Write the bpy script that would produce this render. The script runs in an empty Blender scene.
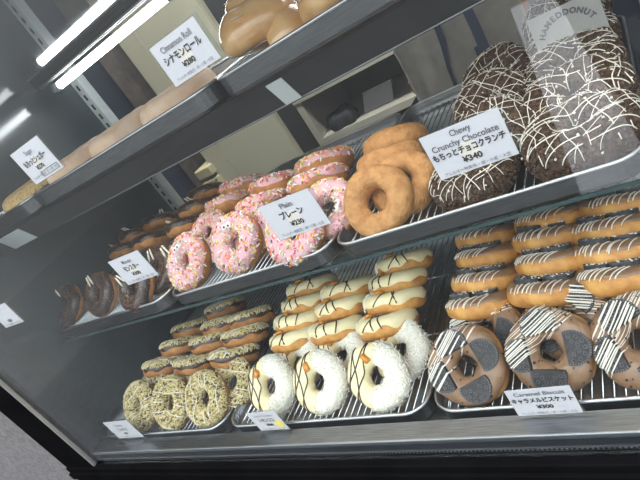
import bpy, bmesh, math, random
from mathutils import Vector, Matrix, Euler

# ------------------------------------------------------------------ camera, sky, sun, exposure
scene = bpy.context.scene
COL = scene.collection
H = 1.25                      # the camera stands 1.25 m above the floor; coordinates below are relative to it
PI = math.pi

cam_data = bpy.data.cameras.new('camera')
cam = bpy.data.objects.new('camera', cam_data)
COL.objects.link(cam)
RX = ((0.7761440, -0.2483661, -0.5795814), (0.3441728, -0.6032990, 0.7194272), (-0.5283422, -0.7578553, -0.3827661))
m = Matrix.Identity(4)
for i in range(3):
    m[i][0], m[i][1], m[i][2] = RX[i][0], -RX[i][1], -RX[i][2]
m[2][3] = H
cam.matrix_world = m
cam_data.sensor_width = 36.0
cam_data.lens = 541.39 / 640 * 36.0
cam_data.clip_start = 0.01
scene.camera = cam

world = bpy.data.worlds.new('world')
scene.world = world
world.use_nodes = True
bg = world.node_tree.nodes['Background']
bg.inputs['Color'].default_value = (0.93, 0.96, 1.0, 1)
# overcast sky: brighter overhead than at the horizon
_nt = world.node_tree
_tc = _nt.nodes.new('ShaderNodeTexCoord')
_sp = _nt.nodes.new('ShaderNodeSeparateXYZ')
_mx = _nt.nodes.new('ShaderNodeMath'); _mx.operation = 'MAXIMUM'; _mx.inputs[1].default_value = 0.0
_ma = _nt.nodes.new('ShaderNodeMath'); _ma.operation = 'MULTIPLY_ADD'
_ma.inputs[1].default_value = 3.2; _ma.inputs[2].default_value = 0.36
_nt.links.new(_tc.outputs['Generated'], _sp.inputs[0])
_nt.links.new(_sp.outputs['Z'], _mx.inputs[0])
_nt.links.new(_mx.outputs[0], _ma.inputs[0])
_nt.links.new(_ma.outputs[0], bg.inputs['Strength'])

sun_data = bpy.data.lights.new('sun', 'SUN')
sun_data.energy = 2.8
sun_data.angle = 0.02
sun_data.color = (1.0, 0.95, 0.86)
sun = bpy.data.objects.new('sun', sun_data)
COL.objects.link(sun)
sun.rotation_euler = Euler((math.radians(-38), 0, math.radians(12)))   # comes over the roof of the shop
sun.location = (0, 4, 6)

vs = scene.view_settings
vs.view_transform = 'Standard'
vs.look = 'None'
vs.gamma = 1.0
vs.use_curve_mapping = False
vs.exposure = 0.8

random.seed(7)

# ------------------------------------------------------------------ materials
def new_mat(name):
    mt = bpy.data.materials.new(name)
    mt.use_nodes = True
    nt = mt.node_tree
    nt.nodes.clear()
    out = nt.nodes.new('ShaderNodeOutputMaterial')
    return mt, nt, out

def mat(name, c1, c2=None, rough=0.5, metal=0.0, scale=40.0, bump=0.0, bscale=None, detail=3.0, coat=0.0, spec=0.5,
        lo=0.35, hi=0.65, sss=0.0, stretch=None, emit=None, estr=0.0):
    mt, nt, out = new_mat(name)
    p = nt.nodes.new('ShaderNodeBsdfPrincipled')
    nt.links.new(p.outputs[0], out.inputs[0])
    p.inputs['Roughness'].default_value = rough
    p.inputs['Metallic'].default_value = metal
    p.inputs['Specular IOR Level'].default_value = spec
    p.inputs['Coat Weight'].default_value = coat
    p.inputs['Coat Roughness'].default_value = 0.12
    tc = nt.nodes.new('ShaderNodeTexCoord')
    vec = tc.outputs['Object']
    if stretch:
        mp = nt.nodes.new('ShaderNodeMapping')
        mp.inputs['Scale'].default_value = stretch
        nt.links.new(vec, mp.inputs[0])
        vec = mp.outputs[0]
    c2 = c2 or c1
    n = nt.nodes.new('ShaderNodeTexNoise')
    n.inputs['Scale'].default_value = scale
    n.inputs['Detail'].default_value = detail
    nt.links.new(vec, n.inputs['Vector'])
    r = nt.nodes.new('ShaderNodeValToRGB')
    r.color_ramp.elements[0].position = lo
    r.color_ramp.elements[1].position = hi
    r.color_ramp.elements[0].color = (*c1, 1)
    r.color_ramp.elements[1].color = (*c2, 1)
    nt.links.new(n.outputs['Fac'], r.inputs[0])
    nt.links.new(r.outputs[0], p.inputs['Base Color'])
    if bump:
        n2 = nt.nodes.new('ShaderNodeTexNoise')
        n2.inputs['Scale'].default_value = bscale or scale * 3
        n2.inputs['Detail'].default_value = 2
        nt.links.new(vec, n2.inputs['Vector'])
        b = nt.nodes.new('ShaderNodeBump')
        b.inputs['Strength'].default_value = bump
        b.inputs['Distance'].default_value = 0.002
        nt.links.new(n2.outputs['Fac'], b.inputs['Height'])
        nt.links.new(b.outputs[0], p.inputs['Normal'])
    if emit:
        p.inputs['Emission Color'].default_value = (*emit, 1)
        p.inputs['Emission Strength'].default_value = estr
    return mt

def glass_mat(name, tint, base=0.035):
    mt, nt, out = new_mat(name)
    tr = nt.nodes.new('ShaderNodeBsdfTransparent')
    tr.inputs[0].default_value = (*tint, 1)
    gl = nt.nodes.new('ShaderNodeBsdfGlossy')
    gl.inputs['Roughness'].default_value = 0.0
    lw = nt.nodes.new('ShaderNodeLayerWeight')
    lw.inputs['Blend'].default_value = 0.5
    pw = nt.nodes.new('ShaderNodeMath'); pw.operation = 'POWER'
    pw.inputs[1].default_value = 5.0
    nt.links.new(lw.outputs['Facing'], pw.inputs[0])
    ma = nt.nodes.new('ShaderNodeMath'); ma.operation = 'MULTIPLY_ADD'
    ma.inputs[1].default_value = 1 - base
    ma.inputs[2].default_value = base
    nt.links.new(pw.outputs[0], ma.inputs[0])
    mx = nt.nodes.new('ShaderNodeMixShader')
    nt.links.new(ma.outputs[0], mx.inputs[0])
    nt.links.new(tr.outputs[0], mx.inputs[1])
    nt.links.new(gl.outputs[0], mx.inputs[2])
    nt.links.new(mx.outputs[0], out.inputs[0])
    return mt

M = {}
M['dough'] = mat('fried_dough', (0.55, 0.26, 0.08), (0.36, 0.145, 0.04), 0.6, scale=55, bump=0.5, bscale=200)
M['plain_dough'] = mat('plain_dough', (0.60, 0.31, 0.115), (0.43, 0.195, 0.06), 0.65, scale=90, bump=1.0, bscale=300)
M['golden_dough'] = mat('golden_dough', (0.72, 0.38, 0.10), (0.46, 0.19, 0.045), 0.55, scale=50, bump=0.5, bscale=200)
M['sugar_dough'] = mat('sugared_dough', (0.90, 0.70, 0.53), (0.82, 0.54, 0.35), 0.75, scale=40, bump=0.6, bscale=700)
M['speckled_dough'] = mat('speckled_dough', (0.80, 0.55, 0.24), (0.35, 0.18, 0.05), 0.7, scale=260, lo=0.5, hi=0.72, bump=0.5, bscale=400)
M['roll_dough'] = mat('glazed_roll_dough', (0.86, 0.54, 0.25), (0.70, 0.37, 0.14), 0.25, scale=30, bump=0.25, bscale=90, coat=0.9)
M['choc'] = mat('dark_chocolate_glaze', (0.035, 0.018, 0.012), (0.06, 0.03, 0.02), 0.32, scale=60, bump=0.25, bscale=180, coat=0.3)
M['dark_choc'] = mat('bitter_chocolate_glaze', (0.026, 0.017, 0.016), (0.045, 0.028, 0.025), 0.3, scale=60, bump=0.4, bscale=350, coat=0.35)
M['crunch'] = mat('crunchy_chocolate', (0.035, 0.016, 0.009), (0.085, 0.042, 0.022), 0.5, scale=160, bump=0.9, bscale=300)
M['crunch2'] = mat('chocolate_crumb', (0.085, 0.048, 0.028), (0.15, 0.088, 0.052), 0.45, scale=200)
M['white_choc'] = mat('white_chocolate', (0.86, 0.82, 0.74), (0.80, 0.75, 0.66), 0.4, scale=80)
M['cream_glaze'] = mat('cream_glaze', (0.88, 0.79, 0.50), (0.84, 0.73, 0.42), 0.4, scale=60, bump=0.15, bscale=160)
M['coconut'] = mat('coconut', (0.88, 0.86, 0.78), (0.80, 0.77, 0.66), 0.75, scale=200, bump=0.9, bscale=420)
M['pink'] = mat('pink_glaze', (0.72, 0.45, 0.51), (0.66, 0.38, 0.44), 0.35, scale=50, bump=0.15, bscale=150, coat=0.2)
M['caramel'] = mat('caramel_glaze', (0.30, 0.175, 0.10), (0.22, 0.12, 0.06), 0.3, scale=60, bump=0.25, bscale=150, coat=0.25)
M['pist'] = mat('pistachio_crumb', (0.66, 0.55, 0.24), (0.50, 0.42, 0.17), 0.75, scale=250)
M['pist2'] = mat('pale_nut_crumb', (0.80, 0.71, 0.44), (0.68, 0.58, 0.32), 0.75, scale=250)
M['pist3'] = mat('brown_nut_crumb', (0.36, 0.26, 0.10), (0.46, 0.36, 0.15), 0.75, scale=250)
M['biscuit'] = mat('black_biscuit', (0.022, 0.021, 0.023), (0.05, 0.048, 0.05), 0.6, scale=300, bump=0.4, bscale=500)
M['biscuit_relief'] = mat('biscuit_relief', (0.11, 0.108, 0.115), (0.14, 0.138, 0.145), 0.6, scale=300)  # raised pattern coloured paler as if it caught the light
M['peel'] = mat('candied_peel', (0.78, 0.33, 0.04), (0.62, 0.22, 0.02), 0.3, scale=120, coat=0.4)
M['almond'] = mat('almond_sliver', (0.85, 0.80, 0.70), (0.75, 0.68, 0.56), 0.6, scale=100)
M['eye'] = mat('candy_eye_white', (0.88, 0.87, 0.84), None, 0.35)
M['pupil'] = mat('candy_eye_pupil', (0.01, 0.01, 0.012), None, 0.35)
for nm, c in dict(spr_white=(0.88, 0.84, 0.76), spr_orange=(0.82, 0.33, 0.08), spr_red=(0.68, 0.12, 0.13), spr_green=(0.30, 0.45, 0.16),
                  spr_yellow=(0.85, 0.66, 0.16), spr_pink=(0.82, 0.42, 0.48), spr_brown=(0.16, 0.06, 0.03)).items():
    M[nm] = mat(nm.replace('spr', 'sprinkle'), c, None, 0.4)
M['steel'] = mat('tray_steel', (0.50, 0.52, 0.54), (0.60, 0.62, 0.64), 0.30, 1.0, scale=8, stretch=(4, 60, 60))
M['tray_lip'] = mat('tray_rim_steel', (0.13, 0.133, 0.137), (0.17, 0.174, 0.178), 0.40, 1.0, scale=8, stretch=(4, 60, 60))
M['wire'] = mat('rack_wire', (0.62, 0.64, 0.66), None, 0.22, 1.0)
M['brushed'] = mat('brushed_steel', (0.22, 0.225, 0.235), (0.38, 0.385, 0.395), 0.34, 1.0, scale=10, stretch=(3, 120, 120), bump=0.05)
M['shelf_dark'] = mat('dark_shelf_steel', (0.030, 0.030, 0.032), (0.036, 0.036, 0.038), 0.5, 0.0, scale=30, spec=0.12)
M['black'] = mat('black_frame', (0.004, 0.004, 0.0045), (0.005, 0.005, 0.0055), 0.6, scale=20, spec=0.0)
M['post_dark'] = mat('dark_post', (0.018, 0.021, 0.026), (0.024, 0.027, 0.033), 0.4, scale=10, spec=0.25)
M['silver'] = mat('silver_trim', (0.42, 0.42, 0.40), None, 0.4, 0.8)
M['perf'] = mat('perforation', (0.02, 0.02, 0.025), None, 0.5)
M['base'] = mat('brown_base', (0.007, 0.005, 0.004), (0.010, 0.007, 0.006), 0.7, scale=15, spec=0.0)
M['end_panel'] = mat('smoky_end_panel', (0.032, 0.050, 0.056), (0.045, 0.062, 0.066), 0.12, scale=6, spec=0.5)
M['canopy'] = mat('dark_canopy_glass', (0.022, 0.032, 0.04), (0.028, 0.038, 0.046), 0.04, scale=6, spec=0.8)
M['glass'] = glass_mat('clear_glass', (0.97, 0.985, 0.98))
M['acrylic'] = glass_mat('clear_acrylic', (0.93, 0.95, 0.96), 0.06)
M['glass_edge'] = mat('glass_edge', (0.05, 0.08, 0.08), None, 0.3, spec=0.2)
M['card'] = mat('card_paper', (0.58, 0.57, 0.61), (0.62, 0.61, 0.65), 0.7, scale=20)
M['stain'] = mat('card_tan_patch', (0.68, 0.62, 0.56), (0.74, 0.69, 0.64), 0.7, scale=90)  # flat tan oval at the middle of the card
M['ink'] = mat('ink', (0.02, 0.02, 0.022), None, 0.6)
M['ink_soft'] = mat('grey_ink', (0.13, 0.13, 0.15), None, 0.6)
M['lemon_ink'] = mat('yellow_print', (0.78, 0.62, 0.10), (0.85, 0.72, 0.2), 0.6, scale=200)
M['wax'] = mat('wax_paper', (0.72, 0.75, 0.75), (0.78, 0.80, 0.80), 0.6, scale=30)
M['tube'] = mat('lamp_tube', (0.9, 0.93, 0.95), None, 0.3, emit=(0.93, 0.97, 1.0), estr=16.0)
M['lamp_white'] = mat('lamp_fitting', (0.7, 0.72, 0.73), None, 0.4)
M['led'] = mat('led_diffuser', (0.9, 0.9, 0.9), None, 0.4, emit=(1.0, 0.94, 0.84), estr=7.0)
M['room_lamp'] = mat('ceiling_lamp_panel', (0.9, 0.9, 0.9), None, 0.4, emit=(1.0, 0.95, 0.86), estr=30.0)
M['concrete'] = mat('speckled_concrete', (0.085, 0.080, 0.082), (0.165, 0.157, 0.158), 0.8, scale=140, detail=6, bump=0.2, bscale=300, lo=0.3, hi=0.7)
M['floor'] = mat('shop_floor', (0.13, 0.12, 0.11), (0.18, 0.17, 0.16), 0.6, scale=9)
M['street'] = mat('asphalt', (0.045, 0.047, 0.05), (0.075, 0.077, 0.08), 0.9, scale=30)
M['line'] = mat('road_paint', (0.78, 0.80, 0.84), (0.70, 0.72, 0.76), 0.7, scale=15)
M['wallm'] = mat('shop_wall', (0.13, 0.15, 0.18), (0.16, 0.18, 0.21), 0.7, scale=3)
M['ceil'] = mat('shop_ceiling', (0.35, 0.35, 0.33), None, 0.8)
M['cream'] = mat('cream_cabinet', (0.50, 0.49, 0.38), (0.54, 0.53, 0.42), 0.5, scale=5)
M['cream_step'] = mat('cream_crate', (0.55, 0.50, 0.33), (0.50, 0.45, 0.29), 0.5, scale=5)
M['navy'] = mat('navy_appliance', (0.018, 0.028, 0.05), (0.028, 0.04, 0.065), 0.3, scale=6)
M['greydark'] = mat('charcoal_cabinet', (0.05, 0.053, 0.06), (0.06, 0.063, 0.07), 0.5, scale=6)
M['brown_post'] = mat('brown_grey_post', (0.12, 0.105, 0.095), (0.18, 0.155, 0.14), 0.7, scale=25)
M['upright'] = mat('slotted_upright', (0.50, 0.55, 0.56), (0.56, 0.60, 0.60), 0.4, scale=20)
M['shelf_white'] = mat('white_shelving', (0.50, 0.49, 0.44), (0.54, 0.53, 0.48), 0.5, scale=10)
M['shelf_back'] = mat('grey_green_back', (0.22, 0.24, 0.235), (0.25, 0.27, 0.26), 0.6, scale=8)
M['wood'] = mat('brown_wood', (0.16, 0.09, 0.05), (0.10, 0.055, 0.03), 0.55, scale=6, stretch=(2, 30, 30))
M['cloth_dark'] = mat('dark_cloth', (0.02, 0.022, 0.03), (0.03, 0.032, 0.045), 0.8, scale=60)
M['apron'] = mat('grey_apron_cloth', (0.36, 0.34, 0.31), (0.42, 0.40, 0.365), 0.9, scale=35, bump=0.3, bscale=900)
M['navy_cloth'] = mat('navy_ribbon_cloth', (0.014, 0.02, 0.04), (0.03, 0.04, 0.07), 0.8, scale=400)
M['shirt'] = mat('white_shirt', (0.62, 0.64, 0.68), (0.55, 0.57, 0.62), 0.85, scale=10)
M['trousers'] = mat('black_trousers', (0.02, 0.02, 0.022), None, 0.85)
M['skin'] = mat('skin', (0.60, 0.36, 0.25), (0.55, 0.32, 0.22), 0.5, scale=20)
M['hair'] = mat('black_hair', (0.012, 0.01, 0.009), None, 0.4)
M['shoe'] = mat('black_shoe', (0.02, 0.02, 0.02), None, 0.4)
M['speck_panel'] = mat('grey_speckled_panel', (0.10, 0.105, 0.10), (0.14, 0.14, 0.135), 0.4, scale=60)
M['cardboard'] = mat('brown_box', (0.20, 0.13, 0.08), (0.16, 0.10, 0.06), 0.7, scale=12)

# ------------------------------------------------------------------ helpers
def P(x, y, z):
    return Vector((x, y, z + H))

def set_tags(o, label=None, cat=None, group=None, kind=None):
    if label: o['label'] = label
    if cat: o['category'] = cat
    if group: o['group'] = group
    if kind: o['kind'] = kind
    return o

def thing(name, label, cat, loc=(0, 0, 0), rot=None, group=None):
    o = bpy.data.objects.new(name, None)
    o.empty_display_size = 0.02
    COL.objects.link(o)
    o.location = P(*loc)
    if rot is not None:
        o.rotation_euler = rot
    return set_tags(o, label, cat, group)

def place(name, mesh, parent=None, loc=(0, 0, 0), rot=None):
    o = bpy.data.objects.new(name, mesh)
    COL.objects.link(o)
    if parent is not None:
        o.parent = parent
        o.location = loc
    else:
        o.location = P(*loc)
    if rot is not None:
        o.rotation_euler = rot
    return o

def mesh_of(name, bm, mats, smooth=True):
    bm.normal_update()
    me = bpy.data.meshes.new(name)
    bm.to_mesh(me)
    bm.free()
    for mm in (mats if isinstance(mats, (list, tuple)) else [mats]):
        me.materials.append(mm)
    if smooth:
        for p in me.polygons: p.use_smooth = True
    return me

def obj(name, bm, mats, parent=None, loc=(0, 0, 0), rot=None, smooth=False):
    return place(name, mesh_of(name, bm, mats, smooth), parent, loc, rot)

def add_box(bm, x0, x1, y0, y1, z0, z1, mi=0, bev=0.0):
    vsx = [bm.verts.new((x, y, z)) for z in (z0, z1) for y in (y0, y1) for x in (x0, x1)]
    fs = []
    for f in ((0, 2, 3, 1), (4, 5, 7, 6), (0, 1, 5, 4), (2, 6, 7, 3), (0, 4, 6, 2), (1, 3, 7, 5)):
        fc = bm.faces.new([vsx[i] for i in f]); fc.material_index = mi; fs.append(fc)
    if bev > 0:
        es = list({e for f in fs for e in f.edges})
        r = bmesh.ops.bevel(bm, geom=es, offset=bev, segments=2, affect='EDGES', profile=0.5)
        for f in r['faces']: f.material_index = mi
    return vsx

def box_bm(*a, **k):
    bm = bmesh.new(); add_box(bm, *a, **k); return bm

def add_tube(bm, pts, r, n=6, mi=0, cap=True, flat=1.0, closed=False):
    pts = [Vector(p) for p in pts]
    rings = []
    N = len(pts)
    up = Vector((0, 0, 1))
    for i, p in enumerate(pts):
        a = pts[(i - 1) % N] if closed else pts[max(0, i - 1)]
        b = pts[(i + 1) % N] if closed else pts[min(N - 1, i + 1)]
        t = (b - a)
        if t.length < 1e-9: t = Vector((1, 0, 0))
        t.normalize()
        u = up if abs(t.dot(up)) < 0.95 else Vector((1, 0, 0))
        s = t.cross(u).normalized()
        w = s.cross(t).normalized()
        rr = r[i] if isinstance(r, (list, tuple)) else r
        rings.append([bm.verts.new(p + (s * math.cos(2 * PI * k / n) + w * math.sin(2 * PI * k / n) * flat) * rr) for k in range(n)])
    for i in range(N if closed else N - 1):
        A, B = rings[i], rings[(i + 1) % N]
        for k in range(n):
            f = bm.faces.new((A[k], A[(k + 1) % n], B[(k + 1) % n], B[k])); f.material_index = mi
    if cap and not closed:
        f = bm.faces.new(list(reversed(rings[0]))); f.material_index = mi
        f = bm.faces.new(rings[-1]); f.material_index = mi

def add_disc(bm, c, r, h, n=24, mi=0, a0=0.0, a1=2 * PI, axis_z=True):
    full = abs(a1 - a0 - 2 * PI) < 1e-6
    k = n if full else n + 1
    lo = [bm.verts.new((c[0] + r * math.cos(a0 + (a1 - a0) * i / n), c[1] + r * math.sin(a0 + (a1 - a0) * i / n), c[2])) for i in range(k)]
    hi = [bm.verts.new((v.co.x, v.co.y, c[2] + h)) for v in lo]
    for i in range(k if full or True else k - 1):
        j = (i + 1) % k
        f = bm.faces.new((lo[i], lo[j], hi[j], hi[i])); f.material_index = mi
    f = bm.faces.new(hi); f.material_index = mi
    f = bm.faces.new(list(reversed(lo))); f.material_index = mi

def structure(name, bm, mt, smooth=False):
    o = obj(name, bm, mt, None, (0, 0, 0), None, smooth)
    o['kind'] = 'structure'
    return o

_text_cache = {}
def text_mesh(body, size, mt, bold=0.0, width=None):
    key = (body, size, mt.name, bold, width)
    if key in _text_cache: return _text_cache[key]
    cu = bpy.data.curves.new('lettering', 'FONT')
    cu.body = body
    cu.size = size
    cu.align_x = 'CENTER'; cu.align_y = 'CENTER'
    cu.offset = bold
    cu.resolution_u = 3
    tmp = bpy.data.objects.new('tmp_text', cu)
    COL.objects.link(tmp)
    bpy.context.view_layer.update()
    dg = bpy.context.evaluated_depsgraph_get()
    me = bpy.data.meshes.new_from_object(tmp.evaluated_get(dg))
    bpy.data.objects.remove(tmp)
    bpy.data.curves.remove(cu)
    if width and me.vertices:
        xs = [v.co.x for v in me.vertices]
        w0 = max(xs) - min(xs)
        if w0 > 0:
            k = width / w0
            for v in me.vertices:
                v.co.x *= k
    me.materials.clear()
    me.materials.append(mt)
    _text_cache[key] = me
    return me

# ------------------------------------------------------------------ the setting: street, shop shell
structure('ground', box_bm(-8, 8, -12, 0.30, -1.30, -1.25), M['street'])
structure('floor', box_bm(-4.2, 2.6, 0.30, 3.4, -1.30, -1.25), M['floor'])
bm = bmesh.new()
lp = [(-1.02, -4.9), (-0.66, -4.9), (-0.13, -1.35), (-0.40, -1.35)]
b4 = [bm.verts.new((x, y, -1.25)) for x, y in lp]; t4 = [bm.verts.new((x, y, -1.245)) for x, y in lp]
bm.faces.new(t4); bm.faces.new(list(reversed(b4)))
for i in range(4): bm.faces.new((b4[i], b4[(i + 1) % 4], t4[(i + 1) % 4], t4[i]))
bm.normal_update()
bmesh.ops.recalc_face_normals(bm, faces=bm.faces)
structure('trim_1', bm, M['line'])  # white stripe added out of view for its bright reflection in the front glass
structure('wall_back', box_bm(-4.2, 2.6, 3.4, 3.5, -1.25, 1.6), M['wallm'])
structure('wall_left', box_bm(-4.3, -4.2, 0.30, 3.5, -1.25, 1.6), M['wallm'])
structure('wall_right', box_bm(2.6, 2.7, 0.30, 3.5, -1.25, 1.6), M['wallm'])
structure('ceiling', box_bm(-4.3, 2.7, 0.30, 3.5, 1.6, 1.7), M['ceil'])
structure('wall_front_left', box_bm(-4.2, -1.15, 0.36, 0.48, -1.25, 1.6), M['concrete'])
structure('wall_front_right', box_bm(0.72, 2.6, 0.36, 0.48, -1.25, 1.6), M['concrete'])
structure('wall_front_top', box_bm(-1.15, 0.72, 0.36, 0.48, 0.30, 1.6), M['concrete'])

lamp = thing('ceiling_lamp', 'flat white ceiling lamp panel of the kitchen behind the counter', 'lamp', (-0.7, 1.05, 1.58))  # unseen lamp, added to light the back room and the apron
obj('diffuser', box_bm(-0.6, 0.6, -0.15, 0.15, -0.03, -0.01), M['room_lamp'], lamp)
obj('housing', box_bm(-0.63, 0.63, -0.18, 0.18, -0.01, 0.02), M['lamp_white'], lamp)

# ------------------------------------------------------------------ display case
XL, XR = -1.10, 0.62
YF, YB = 0.338, 0.96
case = thing('display_case', 'long glass fronted bakery display case with black base holding the donuts', 'display case', (0, 0.6, -1.25))
def cpart(name, bm, mt, smooth=False):
    for v in bm.verts:
        v.co -= Vector((0, 0.6, -1.25))
    return obj(name, bm, mt, case, (0, 0, 0), None, smooth)
cpart('base_cabinet', box_bm(-1.14, XR + 0.06, 0.345, YB, -1.25, -0.535), M['base'])
cpart('base_rail', box_bm(-1.14, XR + 0.06, 0.328, YB, -0.535, -0.4935, bev=0.002), M['black'])
cpart('rail_lip', box_bm(-1.135, XR + 0.06, 0.3225, 0.328, -0.520, -0.505), M['black'])
cpart('shelf_bed', box_bm(XL, XR, 0.372, YB - 0.02, -0.493, -0.487), M['brushed'])
# sill: flat top and front edge
bm = bmesh.new()
add_box(bm, XL + 0.065, XR, 0.346, 0.372, -0.476, -0.470)
cpart('sill', bm, M['brushed'])
cpart('sill_edge', box_bm(XL + 0.065, XR, 0.3445, 0.3475, -0.4755, -0.4685, bev=0.001), M['steel'])  # brighter steel paints the highlight line along the sill front
cpart('sill_channel', box_bm(XL + 0.065, XR, 0.3452, 0.372, -0.4868, -0.476), M['post_dark'])
strip = cpart('perforated_strip', box_bm(XL + 0.065, XR, 0.3445, 0.350, -0.4935, -0.4870), M['steel'])
bm = bmesh.new()
x = XL + 0.07
while x < XR:
    add_box(bm, x, x + 0.0026, 0.3440, 0.3450, -0.4915, -0.4890); x += 0.0048
for v in bm.verts: v.co -= Vector((0, 0.6, -1.25))
obj('perforation', bm, M['perf'], strip)
cpart('end_panel', box_bm(XL - 0.03, XL, 0.372, YB, -0.4935, 0.24), M['end_panel'])
cpart('end_panel', box_bm(XR, XR + 0.03, 0.372, YB, -0.4935, 0.24), M['end_panel'])
cpart('corner_post', box_bm(-1.102, -1.034, 0.340, 0.376, -0.4935, 0.24), M['post_dark'])
cpart('outer_frame', box_bm(-1.14, -1.0405, 0.332, 0.340, -0.4935, 0.30), M['black'])
cpart('silver_trim', box_bm(-1.040, -1.034, 0.333, 0.340, -0.4935, 0.24, bev=0.001), M['silver'])
cpart('corner_post', box_bm(XR - 0.03, XR + 0.03, 0.332, 0.372, -0.4935, 0.24), M['black'])
cpart('canopy', box_bm(XL - 0.03, XR + 0.03, 0.352, YB + 0.02, 0.131, 0.26), M['canopy'])
cpart('canopy_front', box_bm(-1.14, XR + 0.06, 0.332, 0.352, 0.15, 0.30), M['black'])
cpart('front_glass', box_bm(-1.034, XR - 0.03, 0.338, 0.3435, -0.4930, 0.15), M['glass'])
for sx in (XL + 0.014, XR - 0.014):
    bm = box_bm(sx - 0.014, sx + 0.014, 0.932, 0.958, -0.487, 0.131, bev=0.002)
    u = cpart('slotted_upright', bm, M['upright'])
    b2 = bmesh.new()
    z = -0.47
    while z < 0.12:
        add_box(b2, sx - 0.003, sx + 0.003, 0.9312, 0.934, z, z + 0.014)
        z += 0.026
    for v in b2.verts: v.co -= Vector((0, 0.6, -1.25))
    obj('slot', b2, M['perf'], u)
# rear sill of the case
cpart('rear_rail', box_bm(XL, XR, YB - 0.02, YB, -0.4935, -0.465), M['brushed'])

# lamps: a tube lamp under the canopy
lt = thing('tube_lamp', 'bright white fluorescent tube fixed under the dark canopy of the case', 'lamp', (-0.2, 0.85, 0.103))
bm = bmesh.new()
add_tube(bm, [(-0.835, 0, 0), (0.74, 0, 0)], 0.0082, 16)
obj('tube', bm, M['tube'], lt, smooth=True)
for sx in (-0.842, 0.747):
    bm = bmesh.new(); add_tube(bm, [(sx - 0.012, 0, 0), (sx + 0.012, 0, 0)], 0.0092, 16)
    obj('end_cap', bm, M['lamp_white'], lt, smooth=True)
for sx in (-0.45, 0.3):
    bm = bmesh.new()
    add_tube(bm, [(sx - 0.004, 0, 0), (sx + 0.004, 0, 0)], 0.0105, 14)
    add_box(bm, sx - 0.004, sx + 0.004, -0.004, 0.004, 0.010, 0.028)
    obj('clip', bm, M['silver'], lt)
bm = bmesh.new()
add_box(bm, -0.86, 0.765, -0.035, -0.022, 0.016, 0.028)
obj('housing', bm, M['post_dark'], lt)
bm = bmesh.new()
add_box(bm, -0.86, 0.765, -0.037, -0.0352, 0.014, 0.018)
add_box(bm, -0.86, 0.765, -0.024, -0.0218, 0.013, 0.0158)
obj('trim_strip', bm, M['silver'], lt)

# upper shelf: dark panel with sloping fascia, and middle shelf of glass
us = thing('upper_shelf', 'dark steel upper shelf with sloping front fascia across the case', 'shelf', (0, 0.7, -0.062))
bm = bmesh.new()
prof = [(-0.195, 0.0), (-0.190, -0.004), (-0.174, -0.038), (-0.170, -0.038), (-0.165, -0.026), (-0.12, -0.008), (0.235, -0.008), (0.235, 0.0)]
A = [bm.verts.new((XL, y, z)) for y, z in prof]; B = [bm.verts.new((XR, y, z)) for y, z in prof]
for i in range(len(prof)):
    j = (i + 1) % len(prof)
    bm.faces.new((A[i], B[i], B[j], A[j]))
bm.faces.new(A); bm.faces.new(list(reversed(B)))
bmesh.ops.recalc_face_normals(bm, faces=bm.faces)
obj('panel', bm, M['shelf_dark'], us)
bm = bmesh.new(); add_tube(bm, [(XL, -0.1745, -0.038), (XR, -0.1745, -0.038)], 0.0012, 6)
obj('fascia_edge', bm, M['tray_lip'], us)
for sx in (-0.337, -0.99, 0.28):  # pale plates painting the streaks of light reflected on the fascia
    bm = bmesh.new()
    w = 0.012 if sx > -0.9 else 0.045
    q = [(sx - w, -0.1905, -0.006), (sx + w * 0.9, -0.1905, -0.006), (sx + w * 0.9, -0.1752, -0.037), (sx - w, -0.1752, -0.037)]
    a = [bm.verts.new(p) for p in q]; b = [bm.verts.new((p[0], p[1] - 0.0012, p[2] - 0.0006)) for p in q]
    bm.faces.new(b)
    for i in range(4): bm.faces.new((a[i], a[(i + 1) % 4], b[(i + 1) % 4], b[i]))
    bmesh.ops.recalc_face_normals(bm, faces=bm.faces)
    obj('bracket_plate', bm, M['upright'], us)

ls = thing('led_strip_lamp', 'slim light strip fixed under the upper shelf behind its fascia', 'lamp', (-0.24, 0.565, -0.0835))  # added unseen strip that brightens the middle and bottom shelves
obj('housing', box_bm(-0.66, 0.83, -0.014, 0.014, 0.0, 0.009), M['silver'], ls)
obj('diffuser', box_bm(-0.65, 0.82, -0.010, 0.010, -0.004, 0.0), M['led'], ls)

ms = thing('glass_shelf', 'clear glass middle shelf under the trays of pink and plain donuts', 'shelf', (0, 0.7, -0.303))
obj('pane', box_bm(XL + 0.001, XR - 0.001, -0.211, 0.235, -0.0025, 0.0025), M['glass'], ms)
obj('polished_edge', box_bm(XL + 0.001, XR - 0.001, -0.2124, -0.211, -0.0022, 0.0022), M['glass_edge'], ms)

# ------------------------------------------------------------------ trays and racks
def rrect(x0, x1, y0, y1, r, n=6):
    pts = []
    for cx, cy, a in ((x1 - r, y0 + r, -PI / 2), (x1 - r, y1 - r, 0), (x0 + r, y1 - r, PI / 2), (x0 + r, y0 + r, PI)):
        for i in range(n + 1):
            t = a + PI / 2 * i / n
            pts.append((cx + r * math.cos(t), cy + r * math.sin(t)))
    return pts

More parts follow.
